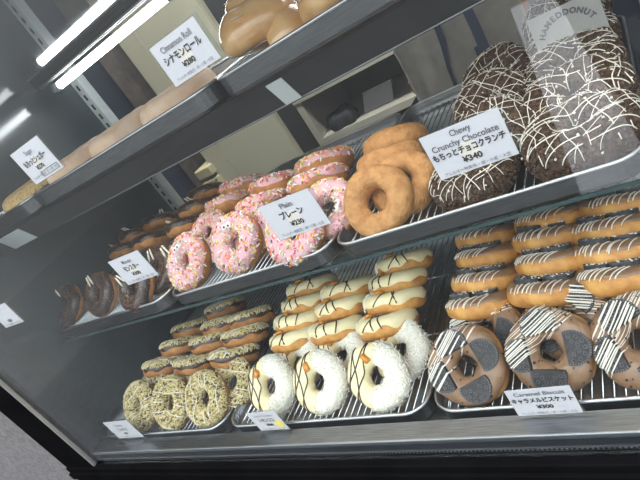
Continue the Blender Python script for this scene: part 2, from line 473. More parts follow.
def make_tray(w, d, h, name, label, loc, group, rack=True, rack_label=None):
    """sheet steel tray, origin at the middle of its front lower edge"""
    t = thing(name, label, 'tray', loc, None, group)
    x0, x1, y0, y1 = -w / 2, w / 2, 0, d
    bm = bmesh.new()
    loops = []
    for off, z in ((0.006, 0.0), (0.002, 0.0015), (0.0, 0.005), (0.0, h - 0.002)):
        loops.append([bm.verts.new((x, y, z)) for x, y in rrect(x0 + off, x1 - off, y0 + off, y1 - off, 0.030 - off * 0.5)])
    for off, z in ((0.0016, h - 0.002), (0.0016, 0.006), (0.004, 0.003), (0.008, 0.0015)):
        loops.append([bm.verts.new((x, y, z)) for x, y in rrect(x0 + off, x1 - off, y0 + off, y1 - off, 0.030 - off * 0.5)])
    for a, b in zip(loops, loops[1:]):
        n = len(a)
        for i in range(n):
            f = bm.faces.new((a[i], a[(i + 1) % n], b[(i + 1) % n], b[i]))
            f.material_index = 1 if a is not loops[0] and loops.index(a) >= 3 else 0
    bm.faces.new(loops[-1]).material_index = 1
    bm.faces.new(list(reversed(loops[0])))
    bmesh.ops.recalc_face_normals(bm, faces=bm.faces)
    obj('pan', bm, [M['tray_lip'], M['steel']], t, smooth=False)
    bm = bmesh.new()
    add_tube(bm, [(x, y, h) for x, y in rrect(x0, x1, y0, y1, 0.030, 8)], 0.0021, 8, closed=True)
    obj('rolled_rim', bm, M['steel'], t, smooth=True)
    if rack:
        k = thing('wire_rack', rack_label, 'rack', loc, None, 'wire racks lying in the trays')
        bm = bmesh.new()
        x = x0 + 0.014
        while x < x1 - 0.012:
            add_tube(bm, [(x, y0 + 0.012, 0.0105), (x, y1 - 0.012, 0.0105)], 0.0011, 5); x += 0.0105
        obj('wires', bm, M['wire'], k, smooth=True)
        bm = bmesh.new()
        for y in (y0 + 0.012, y0 + d * 0.36, y0 + d * 0.68, y1 - 0.014, y1 - 0.022):
            add_tube(bm, [(x0 + 0.010, y, 0.0083), (x1 - 0.010, y, 0.0083)], 0.0014, 6)
        for x in (x0 + 0.010, x1 - 0.010):
            add_tube(bm, [(x, y0 + 0.012, 0.0083), (x, y1 - 0.014, 0.0083)], 0.0014, 6)
        for x in (x0 + 0.012, x1 - 0.012):
            for y in (y0 + 0.03, y1 - 0.03):
                add_tube(bm, [(x, y, 0.0083), (x, y, 0.0018)], 0.0016, 6)
        obj('rim_wire', bm, M['wire'], k, smooth=True)
    return t

def tray_span(x0, x1, y0, z, label, racklab, group, d=0.41, h=0.024, rack=True):
    make_tray(x1 - x0, d, h, 'tray', label, ((x0 + x1) / 2, y0, z), group, rack, racklab)

G_L, G_M, G_U = 'steel trays on the bottom shelf', 'steel trays on the glass shelf', 'steel trays on the upper shelf'
tray_span(-1.02, -0.680, 0.376, -0.487, 'steel tray under the crumb-coated pistachio donuts on the bottom shelf', 'wire rack under the crumb-coated pistachio donuts', G_L)
tray_span(-0.669, -0.323, 0.378, -0.487, 'steel tray under the white lemon coconut donuts on the bottom shelf', 'wire rack under the white lemon coconut donuts', G_L)
tray_span(-0.315, 0.031, 0.378, -0.487, 'steel tray under the caramel biscuit donuts on the bottom shelf', 'wire rack under the caramel biscuit donuts', G_L)
tray_span(-1.084, -0.735, 0.487, -0.300, 'steel tray under the dark chocolate monster donuts', 'wire rack under the dark chocolate monster donuts', G_M)
tray_span(-0.722, -0.391, 0.487, -0.300, 'steel tray under the pink sprinkled donuts', 'wire rack under the pink sprinkled donuts', G_M)
tray_span(-0.384, -0.032, 0.487, -0.300, 'steel tray shared by plain donuts and crunchy chocolate donuts', 'wire rack under the plain and crunchy chocolate donuts', G_M)
tray_span(-1.098, -0.850, 0.500, -0.062, 'steel tray under the golden speckled donut at the left end of the upper shelf', None, G_U, 0.32, 0.026, False)
tray_span(-0.842, -0.416, 0.500, -0.062, 'long steel tray under the pale sugared donuts on the upper shelf', None, G_U, 0.32, 0.026, False)
tray_span(-0.406, 0.02, 0.500, -0.062, 'long steel tray under the glazed cinnamon rolls on the upper shelf', None, G_U, 0.32, 0.026, False)

# ------------------------------------------------------------------ donuts
class Ring:
    """a slightly uneven ring of dough; local z is the topped side"""
    def __init__(s, D, T, seed, hole=0.26):
        rnd = random.Random(seed)
        s.rnd = rnd
        s.a = D * (1 - hole) / 4
        s.R = D / 2 - s.a
        s.b = T / 2
        s.k = [(rnd.randint(2, 5), rnd.uniform(0, 2 * PI), rnd.uniform(0.010, 0.030)) for _ in range(4)]
        s.q = [(rnd.randint(3, 9), rnd.uniform(0, 2 * PI), rnd.uniform(0.2, 0.6)) for _ in range(4)]
    def wob(s, u):
        return sum(A * math.sin(n * u + p) for n, p, A in s.k)
    def edge(s, u, j):
        return sum(A * math.sin(n * u + p + 2.1 * j) for n, p, A in s.q) * 0.16
    def pt(s, u, v, off=0.0):
        w = s.wob(u)
        a = s.a * (1 + w * 1.2) ; b = s.b * (1 + w * 0.8)
        cv, sv = math.cos(v), math.sin(v)
        e = 0.86
        cx = math.copysign(abs(cv) ** e, cv); sz = math.copysign(abs(sv) ** e, sv)
        rho = s.R * (1 + w * 0.35) + (a + off) * cx
        return Vector((rho * math.cos(u), rho * math.sin(u), (b + off) * sz))
    def nrm(s, u, v):
        return Vector((math.cos(v) * math.cos(u), math.cos(v) * math.sin(u), math.sin(v)))
    def top(s, x, y, off=0.0):
        """surface point above plan position (x, y), None off the ring"""
        rho = math.hypot(x, y); u = math.atan2(y, x)
        w = s.wob(u)
        rel = (rho - s.R * (1 + w * 0.35)) / (s.a * (1 + w * 1.2))
        if abs(rel) > 0.985: return None
        c = math.copysign(abs(rel) ** (1 / 0.86), rel)
        return s.pt(u, math.acos(max(-1, min(1, c))), off)

def body_bm(R, nu=60, nv=24):
    bm = bmesh.new()
    g = [[bm.verts.new(R.pt(2 * PI * i / nu, 2 * PI * j / nv)) for j in range(nv)] for i in range(nu)]
    for i in range(nu):
        for j in range(nv):
            bm.faces.new((g[i][j], g[(i + 1) % nu][j], g[(i + 1) % nu][(j + 1) % nv], g[i][(j + 1) % nv]))
    bmesh.ops.recalc_face_normals(bm, faces=bm.faces)
    return bm

def shell_bm(R, v0=-0.1, v1=PI + 0.15, th=0.0014, u0=0.0, u1=2 * PI, nu=72, nv=16, wave=1.0, rough=0.0):
    """icing: a thin shell over the top of the ring with a wavy edge tucked into the dough"""
    bm = bmesh.new()
    full = (u1 - u0) > 2 * PI - 1e-6
    N = nu if full else nu + 1
    g = []
    rnd = random.Random(R.rnd.random())
    for i in range(N):
        u = u0 + (u1 - u0) * i / nu
        a = v0 + R.edge(u, 0) * wave; b = v1 + R.edge(u, 1) * wave
        endt = 1.0 if full else min(1.0, i / 3.0, (nu - i) / 3.0)
        row = []
        for j in range(nv + 1):
            t = j / nv
            o = th * min(1.0, math.sqrt(max(0.0, min(t, 1 - t) * 6))) * math.sqrt(endt)
            if t == 0 or t == 1 or endt == 0: o = -0.0008
            elif rough: o += rnd.uniform(-rough, rough)
            row.append(bm.verts.new(R.pt(u, a + (b - a) * t, o)))
        g.append(row)
    for i in range(N if full else N - 1):
        k = (i + 1) % N
        for j in range(nv):
            bm.faces.new((g[i][j], g[k][j], g[k][j + 1], g[i][j + 1]))
    bmesh.ops.recalc_face_normals(bm, faces=bm.faces)
    c = bm.faces[:][0] if False else None
    return bm

def fix_out(bm):
    """make an open shell face outwards (upwards)"""
    s = sum(f.normal.z * f.calc_area() for f in bm.faces)
    if s < 0:
        bmesh.ops.reverse_faces(bm, faces=bm.faces)
    return bm

def line_on(R, f, n, rad, bm, off=0.0006, flat=0.7, mi=0):
    """draw icing lines along plan curve f(t), only where it lies on the ring"""
    run = []
    for i in range(n + 1):
        x, y = f(i / n)
        p = R.top(x, y, off)
        if p is None:
            if len(run) > 2: add_tube(bm, run, rad, 6, mi, True, flat)
            run = []
        else:
            run.append(p)
    if len(run) > 2: add_tube(bm, run, rad, 6, mi, True, flat)

def blob(bm, p, nrm, sx, sy, sz, rnd, mi=0):
    """small angular crumb"""
    q = nrm.to_track_quat('Z', 'Y').to_matrix() @ Matrix.Rotation(rnd.uniform(0, 2 * PI), 3, 'Z')
    tilt = Matrix.Rotation(rnd.uniform(-0.5, 0.5), 3, 'X')
    q = q @ tilt
    vs_ = []
    for dz in (-1, 1):
        for dx, dy in ((-1, -1), (1, -1), (1, 1), (-1, 1)):
            k = 0.75 if dz > 0 else 1.0
            vs_.append(bm.verts.new(p + q @ Vector((dx * sx * k * rnd.uniform(.7, 1), dy * sy * k * rnd.uniform(.7, 1), dz * sz * rnd.uniform(.7, 1)))))
    for f in ((0, 3, 2, 1), (4, 5, 6, 7), (0, 1, 5, 4), (1, 2, 6, 5), (2, 3, 7, 6), (3, 0, 4, 7)):
        fc = bm.faces.new([vs_[i] for i in f]); fc.material_index = mi

def scatter(R, bm, n, size, nm, u0=0, u1=2 * PI, v0=0.0, v1=PI, off=0.002, long=1.0, thick=0.6, weights=None):
    rnd = R.rnd
    done = 0
    while done < n:
        u = rnd.uniform(u0, u1); v = rnd.uniform(v0, v1)
        rho = R.R + R.a * math.cos(v)
        if rnd.random() > rho / (R.R + R.a): continue
        s = size * rnd.uniform(0.6, 1.25)
        mi = rnd.choices(range(nm), weights)[0] if weights else rnd.randrange(nm)
        blob(bm, R.pt(u, v, off), R.nrm(u, v), s * long, s, s * thick, rnd, mi)
        done += 1
    return bm

def zigzag(ang, span, lines, width, jitter, rnd, shift=0.0):
    """list of straight strokes across the ring"""
    ca, sa = math.cos(ang), math.sin(ang)
    out = []
    for i in range(lines):
        d = (i / (max(1, lines - 1)) - 0.5) * span + shift + rnd.uniform(-jitter, jitter)
        d2 = d + rnd.uniform(-jitter, jitter) * 1.6
        bow = rnd.uniform(-jitter, jitter)
        def f(t, d=d, d2=d2, bow=bow):
            s = (t - 0.5) * width
            o = d + (d2 - d) * t + bow * math.sin(PI * t)
            return (s * ca - o * sa, s * sa + o * ca)
        out.append(f)
    return out

PROTO = {}
def parts_of(*ps):
    """ps: (part name, mesh, parent part index or None, label, kind)"""
    return list(ps)

def P_(name, me, par=None, label=None, kind=None):
    return (name, me, par, label, kind)

def proto_plain(seed, D=0.094):
    R = Ring(D, 0.032, seed, 0.33)
    return [P_('dough_ring', mesh_of('plain_dough_ring', body_bm(R), M['plain_dough']))]

def proto_pink(seed, D=0.094, eyes=True):
    R = Ring(D, 0.032, seed, 0.34)
    ps = [P_('dough_ring', mesh_of('dough_ring', body_bm(R), M['dough']))]
    ps.append(P_('pink_icing', mesh_of('pink_icing', fix_out(shell_bm(R, 0.02, PI + 0.5, 0.0016)), M['pink'])))
    bm = bmesh.new()
    mats = ['spr_white', 'spr_orange', 'spr_red', 'spr_green', 'spr_yellow', 'spr_pink', 'spr_brown']
    scatter(R, bm, 430, 0.00105, len(mats), 0, 2 * PI, 0.08, PI + 0.1, 0.0022, 3.0, 1.0, (5, 3, 2.2, 2, 3, 2, 0.5))
    ps.append(P_('sprinkles', mesh_of('sprinkles', bm, [M[x] for x in mats], False), None, 'coloured sugar sprinkles', 'stuff'))
    if eyes:
        for du in (-0.22, 0.10):
            u = math.radians(112) + du * 1.15
            c = R.pt(u, 1.85, 0.0026); n_ = R.nrm(u, 1.75)
            b2 = bmesh.new(); bmesh.ops.create_uvsphere(b2, u_segments=14, v_segments=8, radius=0.0052)
            for v in b2.verts: v.co = c + n_.to_track_quat('Z', 'Y').to_matrix() @ Vector((v.co.x, v.co.y, v.co.z * 0.55))
            i = len(ps)
            ps.append(P_('candy_eye', mesh_of('candy_eye', b2, M['eye'])))
            b3 = bmesh.new(); bmesh.ops.create_uvsphere(b3, u_segments=10, v_segments=6, radius=0.0022)
            for v in b3.verts: v.co = c + n_.to_track_quat('Z', 'Y').to_matrix() @ Vector((v.co.x + 0.0008, v.co.y - 0.0008, v.co.z * 0.5 + 0.0021))
            ps.append(P_('pupil', mesh_of('pupil', b3, M['pupil']), i))
    return ps

def proto_pistachio(seed, D=0.092, low=0.05):
    R = Ring(D, 0.030, seed, 0.36)
    ps = [P_('dough_ring', mesh_of('dough_ring', body_bm(R), M['dough']))]
    ps.append(P_('chocolate_icing', mesh_of('chocolate_icing', fix_out(shell_bm(R, -0.1, PI + 0.35, 0.0014)), M['choc'])))
    bm = bmesh.new()
    scatter(R, bm, 1500, 0.00118, 3, 0, 2 * PI, low, PI + 0.15, 0.0021, 2.3, 0.9, (5, 4, 2))
    ps.append(P_('nut_crumbs', mesh_of('nut_crumbs', bm, [M['pist'], M['pist2'], M['pist3']], False), None, 'chopped pistachio coating', 'stuff'))
    bm = bmesh.new()
    for f in zigzag(R.rnd.uniform(0.3, 0.7), D * 0.8, 5, D * 1.1, 0.004, R.rnd):
        line_on(R, f, 46, 0.0008, bm, 0.0032, 0.8)
    if low > 0.1:
        for _ in range(16):
            u0 = R.rnd.uniform(0, 2 * PI)
            add_tube(bm, [R.pt(u0 + 0.03 * q, 0.35 + 0.16 * q, 0.0026) for q in range(5)], [0.0005, 0.0011, 0.0013, 0.0011, 0.0005], 6, 0, True, 0.7)
    ps.append(P_('white_drizzle', mesh_of('white_drizzle', bm, M['white_choc'])))
    return ps

def proto_lemon(seed, D=0.09, half=1.65, stripes=((-0.034, 0.10), (-0.026, -0.45), (-0.018, 0.25), (-0.030, 0.70)), peel=2.05):
    R = Ring(D, 0.030, seed, 0.34)
    ps = [P_('dough_ring', mesh_of('dough_ring', body_bm(R), M['golden_dough']))]
    ps.append(P_('cream_icing', mesh_of('cream_icing', fix_out(shell_bm(R, -0.1, PI + 0.4, 0.0018)), M['cream_glaze'])))
    # coconut over one side (local +x)
    bm = fix_out(shell_bm(R, -0.35, PI + 0.5, 0.0026, -half, half, 52, 16, 0.8, 0.0006))
    ps.append(P_('coconut_coat', mesh_of('coconut_coat', bm, M['coconut'])))
    bm = bmesh.new()
    scatter(R, bm, int(250 * half), 0.00095, 1, -half - 0.05, half + 0.05, -0.3, PI + 0.3, 0.0028, 2.2, 0.8)
    ps.append(P_('coconut_flakes', mesh_of('coconut_flakes', bm, M['coconut'], False), None, None, 'stuff'))
    bm = bmesh.new()
    lim = math.cos(half) * R.R
    for d, sl in stripes:
        def f(t, d=d, sl=sl):
            y = (t - 0.5) * D * 1.05
            x = d + sl * y * 0.55
            return (x, y) if math.atan2(abs(y), x) > half + 0.03 else (1, 1)
        line_on(R, f, 60, 0.00105, bm, 0.0022, 0.8)
    if half < 1:
        for u0 in (1.35 + R.rnd.uniform(-.12, .12), 1.80 + R.rnd.uniform(-.12, .12), 2.15 + R.rnd.uniform(-.1, .1)):
            sw = R.rnd.uniform(-0.25, 0.35)
            add_tube(bm, [R.pt(u0 + sw * math.sin(q / 16 * PI), 0.02 + q / 16 * 2.9, 0.0020) for q in range(17)], 0.00125, 6, 0, True, 0.7)
    ps.append(P_('chocolate_drizzle', mesh_of('chocolate_drizzle', bm, M['choc'])))
    b2 = bmesh.new()
    c = R.pt(peel, 1.75, 0.004)
    blob(b2, c, Vector((0.1, 0.1, 1)).normalized(), 0.0085, 0.0055, 0.0034, R.rnd)
    bmesh.ops.bevel(b2, geom=b2.edges[:], offset=0.0012, segments=2, affect='EDGES')
    ps.append(P_('candied_peel', mesh_of('candied_peel', b2, M['peel'])))
    return ps

def biscuit_bm(r, a0, a1, h=0.0055):
    bm = bmesh.new()
    add_disc(bm, (0, 0, 0), r, h, 26, 0, a0, a1)
    # raised rim teeth, ring and dots on the top
    n = 26
    for i in range(n):
        t = a0 + (a1 - a0) * (i + 0.5) / n
        p = Vector((r * 0.93 * math.cos(t), r * 0.93 * math.sin(t), h))
        q = Matrix.Rotation(t, 3, 'Z')
        vs_ = [bm.verts.new(p + q @ Vector((dx * r * 0.07, dy * r * 0.030, dz))) for dz in (-0.0002, 0.0009) for dx, dy in ((-1, -1), (1, -1), (1, 1), (-1, 1))]
        for f in ((4, 5, 6, 7), (0, 1, 5, 4), (1, 2, 6, 5), (2, 3, 7, 6), (3, 0, 4, 7)): bm.faces.new([vs_[k] for k in f]).material_index = 1
    for rr, k in ((0.68, 7), (0.36, 4)):
        for i in range(k):
            t = a0 + (a1 - a0) * (i + 0.5) / k
            c = Vector((r * rr * math.cos(t), r * rr * math.sin(t), h + 0.0002))
            add_tube(bm, [c + Vector((r * 0.10 * math.cos(g * PI / 4), r * 0.10 * math.sin(g * PI / 4), 0)) for g in range(8)], 0.00065, 4, 1, closed=True)
    return bm

def proto_caramel(seed, D=0.095, nb=4):
    R = Ring(D, 0.032, seed, 0.27)
    rnd = R.rnd
    ps = [P_('dough_ring', mesh_of('dough_ring', body_bm(R), M['golden_dough']))]
    ps.append(P_('caramel_icing', mesh_of('caramel_icing', fix_out(shell_bm(R, 0.22, PI + 0.3, 0.0016)), M['caramel'])))
    for deg in (12, 100, 190, 275)[:nb]:
        a = math.radians(deg + rnd.uniform(-8, 8))
        bm = biscuit_bm(0.0185, -1.95, 1.95)
        mx = Matrix.Translation((R.R * 0.86 * math.cos(a), R.R * 0.86 * math.sin(a), R.b - 0.0006)) @ Matrix.Rotation(a, 4, 'Z') @ Matrix.Rotation(0.16, 4, 'Y')
        bm.transform(mx)
        bmesh.ops.recalc_face_normals(bm, faces=bm.faces)
        ps.append(P_('biscuit_half', mesh_of('biscuit_half', bm, [M['biscuit'], M['biscuit_relief']], False)))
    bm = bmesh.new()
    # white chocolate strokes over the upper left side, riding over the biscuits
    for f in zigzag(math.radians(38), D * 0.32, 13, D * 1.05, 0.0014, rnd, D * 0.26):
        run = []
        for i in range(47):
            x, y = f(i / 46)
            p = R.top(x, y, 0.0012)
            if p is None:
                if len(run) > 2: add_tube(bm, run, 0.00072, 6, 0, True, 0.8)
                run = []
                continue
            for deg in (100, 190):
                a = math.radians(deg)
                cx, cy = R.R * 0.86 * math.cos(a), R.R * 0.86 * math.sin(a)
                if math.hypot(x - cx, y - cy) < 0.0185 and (x - cx) * math.cos(a) + (y - cy) * math.sin(a) > -0.007:
                    p.z = max(p.z, R.b + 0.0058 - 0.16 * ((x - cx) * math.cos(a) + (y - cy) * math.sin(a)))
            run.append(p)
        if len(run) > 2: add_tube(bm, run, 0.00072, 6, 0, True, 0.8)
    ps.append(P_('white_drizzle', mesh_of('white_drizzle', bm, M['white_choc'])))
    bm = bmesh.new()
    scatter(R, bm, 70, 0.0011, 1, 0, 2 * PI, 0.1, PI, 0.0018, 1.3, 0.6)
    ps.append(P_('biscuit_crumbs', mesh_of('biscuit_crumbs', bm, M['biscuit'], False), None, None, 'stuff'))
    return ps

def proto_caramel_top(seed, D=0.095):
    R = Ring(D, 0.0285, seed, 0.25)
    rnd = R.rnd
    ps = [P_('dough_ring', mesh_of('dough_ring', body_bm(R), M['golden_dough']))]
    ps.append(P_('caramel_icing', mesh_of('caramel_icing', fix_out(shell_bm(R, 0.42, PI + 0.1, 0.0016, wave=0.6)), M['caramel'])))
    for bx, by, deg in ((-0.016, -0.012, 200), (0.014, -0.010, 330)):
        a = math.radians(deg + rnd.uniform(-14, 14))
        bm = biscuit_bm(0.0180, -1.95, 1.95)
        bm.transform(Matrix.Translation((bx + rnd.uniform(-.003, .003), by + rnd.uniform(-.002, .003), R.b + 0.0006)) @ Matrix.Rotation(rnd.uniform(-0.02, 0.08), 4, 'X') @ Matrix.Rotation(a, 4, 'Z'))
        bmesh.ops.recalc_face_normals(bm, faces=bm.faces)
        ps.append(P_('biscuit_half', mesh_of('biscuit_half', bm, [M['biscuit'], M['biscuit_relief']], False)))
    bm = bmesh.new()
    for f in zigzag(math.radians(62), D * 0.62, 11, D * 1.1, 0.002, rnd, -0.004):
        def h(t, f=f):
            x, y = f(t)
            return (x, y) if y < -0.026 else (1, 1)
        line_on(R, h, 60, rnd.uniform(0.0005, 0.0010), bm, 0.0018, 0.8)
    for _ in range(40):
        u = rnd.uniform(0.1, PI - 0.1); v = rnd.uniform(1.0, 2.2)
        blob(bm, Vector((rnd.uniform(-.026, .026), rnd.uniform(-.028, .000), R.b + 0.0066)), R.nrm(u, v), 0.0013, 0.0010, 0.0007, rnd)
    ps.append(P_('white_drizzle', mesh_of('white_drizzle', bm, M['white_choc'])))
    return ps

def proto_monster(seed, D=0.09):
    R = Ring(D, 0.030, seed, 0.36)
    rnd = R.rnd
    ps = [P_('dough_ring', mesh_of('dough_ring', body_bm(R), M['dough']))]
    ps.append(P_('dark_icing', mesh_of('dark_icing', fix_out(shell_bm(R, -0.15, PI + 0.5, 0.0016)), M['dark_choc'])))
    bm = bmesh.new()
    scatter(R, bm, 280, 0.0007, 1, 0, 2 * PI, 0.1, PI, 0.0018, 1.2, 0.7)
    ps.append(P_('cocoa_crumbs', mesh_of('cocoa_crumbs', bm, M['dough'], False), None, None, 'stuff'))
    for du in (-0.10, 0.22):
        u = math.radians(118) + du
        c = R.pt(u, 1.7, 0.003)
        bm = bmesh.new()
        d = Vector((-0.25 + du, 0.9, 0.5)).normalized()
        add_tube(bm, [c - d * 0.007, c - d * 0.003, c + d * 0.005, c + d * 0.012, c + d * 0.015], [0.0008, 0.0018, 0.0020, 0.0018, 0.0008], 7)
        ps.append(P_('almond_fang', mesh_of('almond_fang', bm, M['almond'])))
    return ps

def proto_chewy(seed, D=0.118):
    R = Ring(D, 0.046, seed, 0.22)
    rnd = R.rnd
    bm = body_bm(R, 72, 28)
    for v in bm.verts:
        v.co += v.co.normalized() * rnd.uniform(-0.0011, 0.0011)
    ps = [P_('chocolate_ring', mesh_of('chocolate_ring', bm, M['crunch']))]
    bm = bmesh.new()
    scatter(R, bm, 1500, 0.0017, 2, 0, 2 * PI, -0.9, PI + 0.5, 0.0008, 1.3, 0.9)
    ps.append(P_('chocolate_crunch', mesh_of('chocolate_crunch', bm, [M['crunch'], M['crunch2']], False), None, None, 'stuff'))
    bm = bmesh.new()
    for ang, n in ((0.35, 8), (1.75, 7), (0.95, 5)):
        for f in zigzag(ang + rnd.uniform(-.15, .15), D * 0.82, n, D * 1.1, 0.006, rnd):
            a1, a2_, p1 = rnd.uniform(0.001, 0.003), rnd.uniform(0.0005, 0.0015), rnd.uniform(0, 6)
            def g(t, f=f, a1=a1, a2_=a2_, p1=p1):
                x, y = f(t)
                return (x + a1 * math.sin(7 * t + p1) + a2_ * math.sin(23 * t + p1), y + a1 * math.cos(6 * t + p1) + a2_ * math.cos(19 * t))
            w0 = rnd.uniform(0.0004, 0.00075)
            cut = sorted(rnd.random() for _ in range(4))
            def g2(t, g=g, cut=cut):
                return (1, 1) if cut[0] < t < cut[0] + 0.04 or cut[2] < t < cut[2] + 0.05 else g(t)
            line_on(R, g2, 90, w0, bm, 0.0022, 0.9)
    for _ in range(26):
        u = rnd.uniform(0, 2 * PI); v = rnd.uniform(0.2, PI - 0.2)
        blob(bm, R.pt(u, v, 0.0026), R.nrm(u, v), 0.0016, 0.0012, 0.0008, rnd)
    ps.append(P_('white_drizzle', mesh_of('white_drizzle', bm, M['white_choc'])))
    return ps

def proto_sugar(seed, D=0.118, mt='sugar_dough'):
    R = Ring(D, 0.043, seed, 0.22)
    return [P_('dough_ring', mesh_of('sugared_ring', body_bm(R), M[mt]))]

def proto_roll(seed, D=0.118):
    """a rope of dough coiled upwards in overlapping layers, glazed"""
    rnd = random.Random(seed)
    bm = bmesh.new()
    turns, n, K = 2.3, 130, 16
    rings = []
    for i in range(n + 1):
        t = i / n
        a = 2 * PI * turns * t + seed
        r = (D / 2 - 0.021) * (1 - 0.78 * t)
        z = -0.022 + 0.036 * math.sin(t * PI / 2)
        hw = 0.021 * (1 - 0.25 * t) * (1 + 0.06 * math.sin(3 * a + seed))
        hh = 0.0215 * (1 + 0.05 * math.sin(4 * a))
        tp = min(1.0, 0.35 + 0.16 * i, 0.35 + 0.12 * (n - i))
        ring = []
        for k in range(K):
            th = 2 * PI * k / K
            ring.append(bm.verts.new(((r + math.cos(th) * hw * tp) * math.cos(a), (r + math.cos(th) * hw * tp) * math.sin(a), z + math.sin(th) * hh * tp - math.cos(th) * 0.006)))
        rings.append(ring)
    for A, B in zip(rings, rings[1:]):
        for k in range(K): bm.faces.new((A[k], A[(k + 1) % K], B[(k + 1) % K], B[k]))
    bm.faces.new(rings[0]); bm.faces.new(list(reversed(rings[-1])))
    bmesh.ops.recalc_face_normals(bm, faces=bm.faces)
    ps = [P_('coiled_dough', mesh_of('coiled_dough', bm, M['roll_dough']))]
    bm = bmesh.new()
    for _ in range(16):
        R_ = rnd.uniform(0.2, 0.95)
        i = int(n * rnd.random()); k = rnd.randint(2, 6)
        t = i / n; a = 2 * PI * turns * t + seed
        r = (D / 2 - 0.021) * (1 - 0.78 * t); z = -0.022 + 0.036 * math.sin(t * PI / 2)
        th = rnd.uniform(0.3, 1.6)
        pts = []
        for q in range(6):
            aq = a + q * 0.09
            pts.append(((r + math.cos(th) * 0.0205) * math.cos(aq), (r + math.cos(th) * 0.0205) * math.sin(aq), z + math.sin(th) * 0.0218 - math.cos(th) * 0.006))
        add_tube(bm, pts, [0.0004, 0.0016, 0.002, 0.002, 0.0015, 0.0004], 6, 0, True, 0.35)
    ps.append(P_('sugar_glaze', mesh_of('sugar_glaze', bm, M['white_choc'])))
    return ps

def instance(kind, var, name, label, cat, loc, rot, group, scale=1.0):
    ps = PROTO[kind][var % len(PROTO[kind])]
    t = thing(name, label, cat, loc, rot, group)
    t.scale = (scale,) * 3
    made = []
    for (pn, me, par, lab, kd) in ps:
        o = bpy.data.objects.new(pn, me)
        COL.objects.link(o)
        o.parent = made[par] if par is not None else t
        if lab: o['label'] = lab
        if kd: o['kind'] = kd
        made.append(o)
    return t

def tilt(kind, ang, spin=0.0, yaw=0.0, roll=0.0):
    """kind lean: standing on its rim, topping facing the street, leaning back by ang
       kind slump: lying with its front edge raised, topping facing up and to the rear"""
    th = math.radians(90 - ang) if kind == 'lean' else math.radians(-ang)
    mx = Matrix.Rotation(math.radians(yaw), 3, 'Z') @ Matrix.Rotation(th, 3, 'X') @ Matrix.Rotation(math.radians(roll), 3, 'Y') @ Matrix.Rotation(math.radians(spin), 3, 'Z')
    return mx.to_euler()

PROTO['plain'] = [proto_plain(11), proto_plain(12)]
PROTO['pink'] = [proto_pink(21), proto_pink(22), proto_pink(23)]
PROTO['pist'] = [proto_pistachio(31), proto_pistachio(32), proto_pistachio(33)]
PROTO['pist_top'] = [proto_pistachio(s, 0.092, 0.34) for s in (34, 35, 36)]
PROTO['lemon'] = [proto_lemon(41), proto_lemon(42), proto_lemon(43)]
PROTO['lemon_side'] = [proto_lemon(s, 0.09, 0.70, (), 1.15) for s in (44, 45, 46)]
PROTO['caramel'] = [proto_caramel(51), proto_caramel(52), proto_caramel(53)]
PROTO['caramel_top'] = [proto_caramel_top(s) for s in (54, 55, 56)]
PROTO['monster'] = [proto_monster(61), proto_monster(62)]
PROTO['chewy'] = [proto_chewy(71), proto_chewy(72), proto_chewy(73)]
PROTO['sugar'] = [proto_sugar(81), proto_sugar(82)]
PROTO['speckled'] = [proto_sugar(83, 0.12, 'speckled_dough')]
PROTO['roll'] = [proto_roll(91), proto_roll(92)]

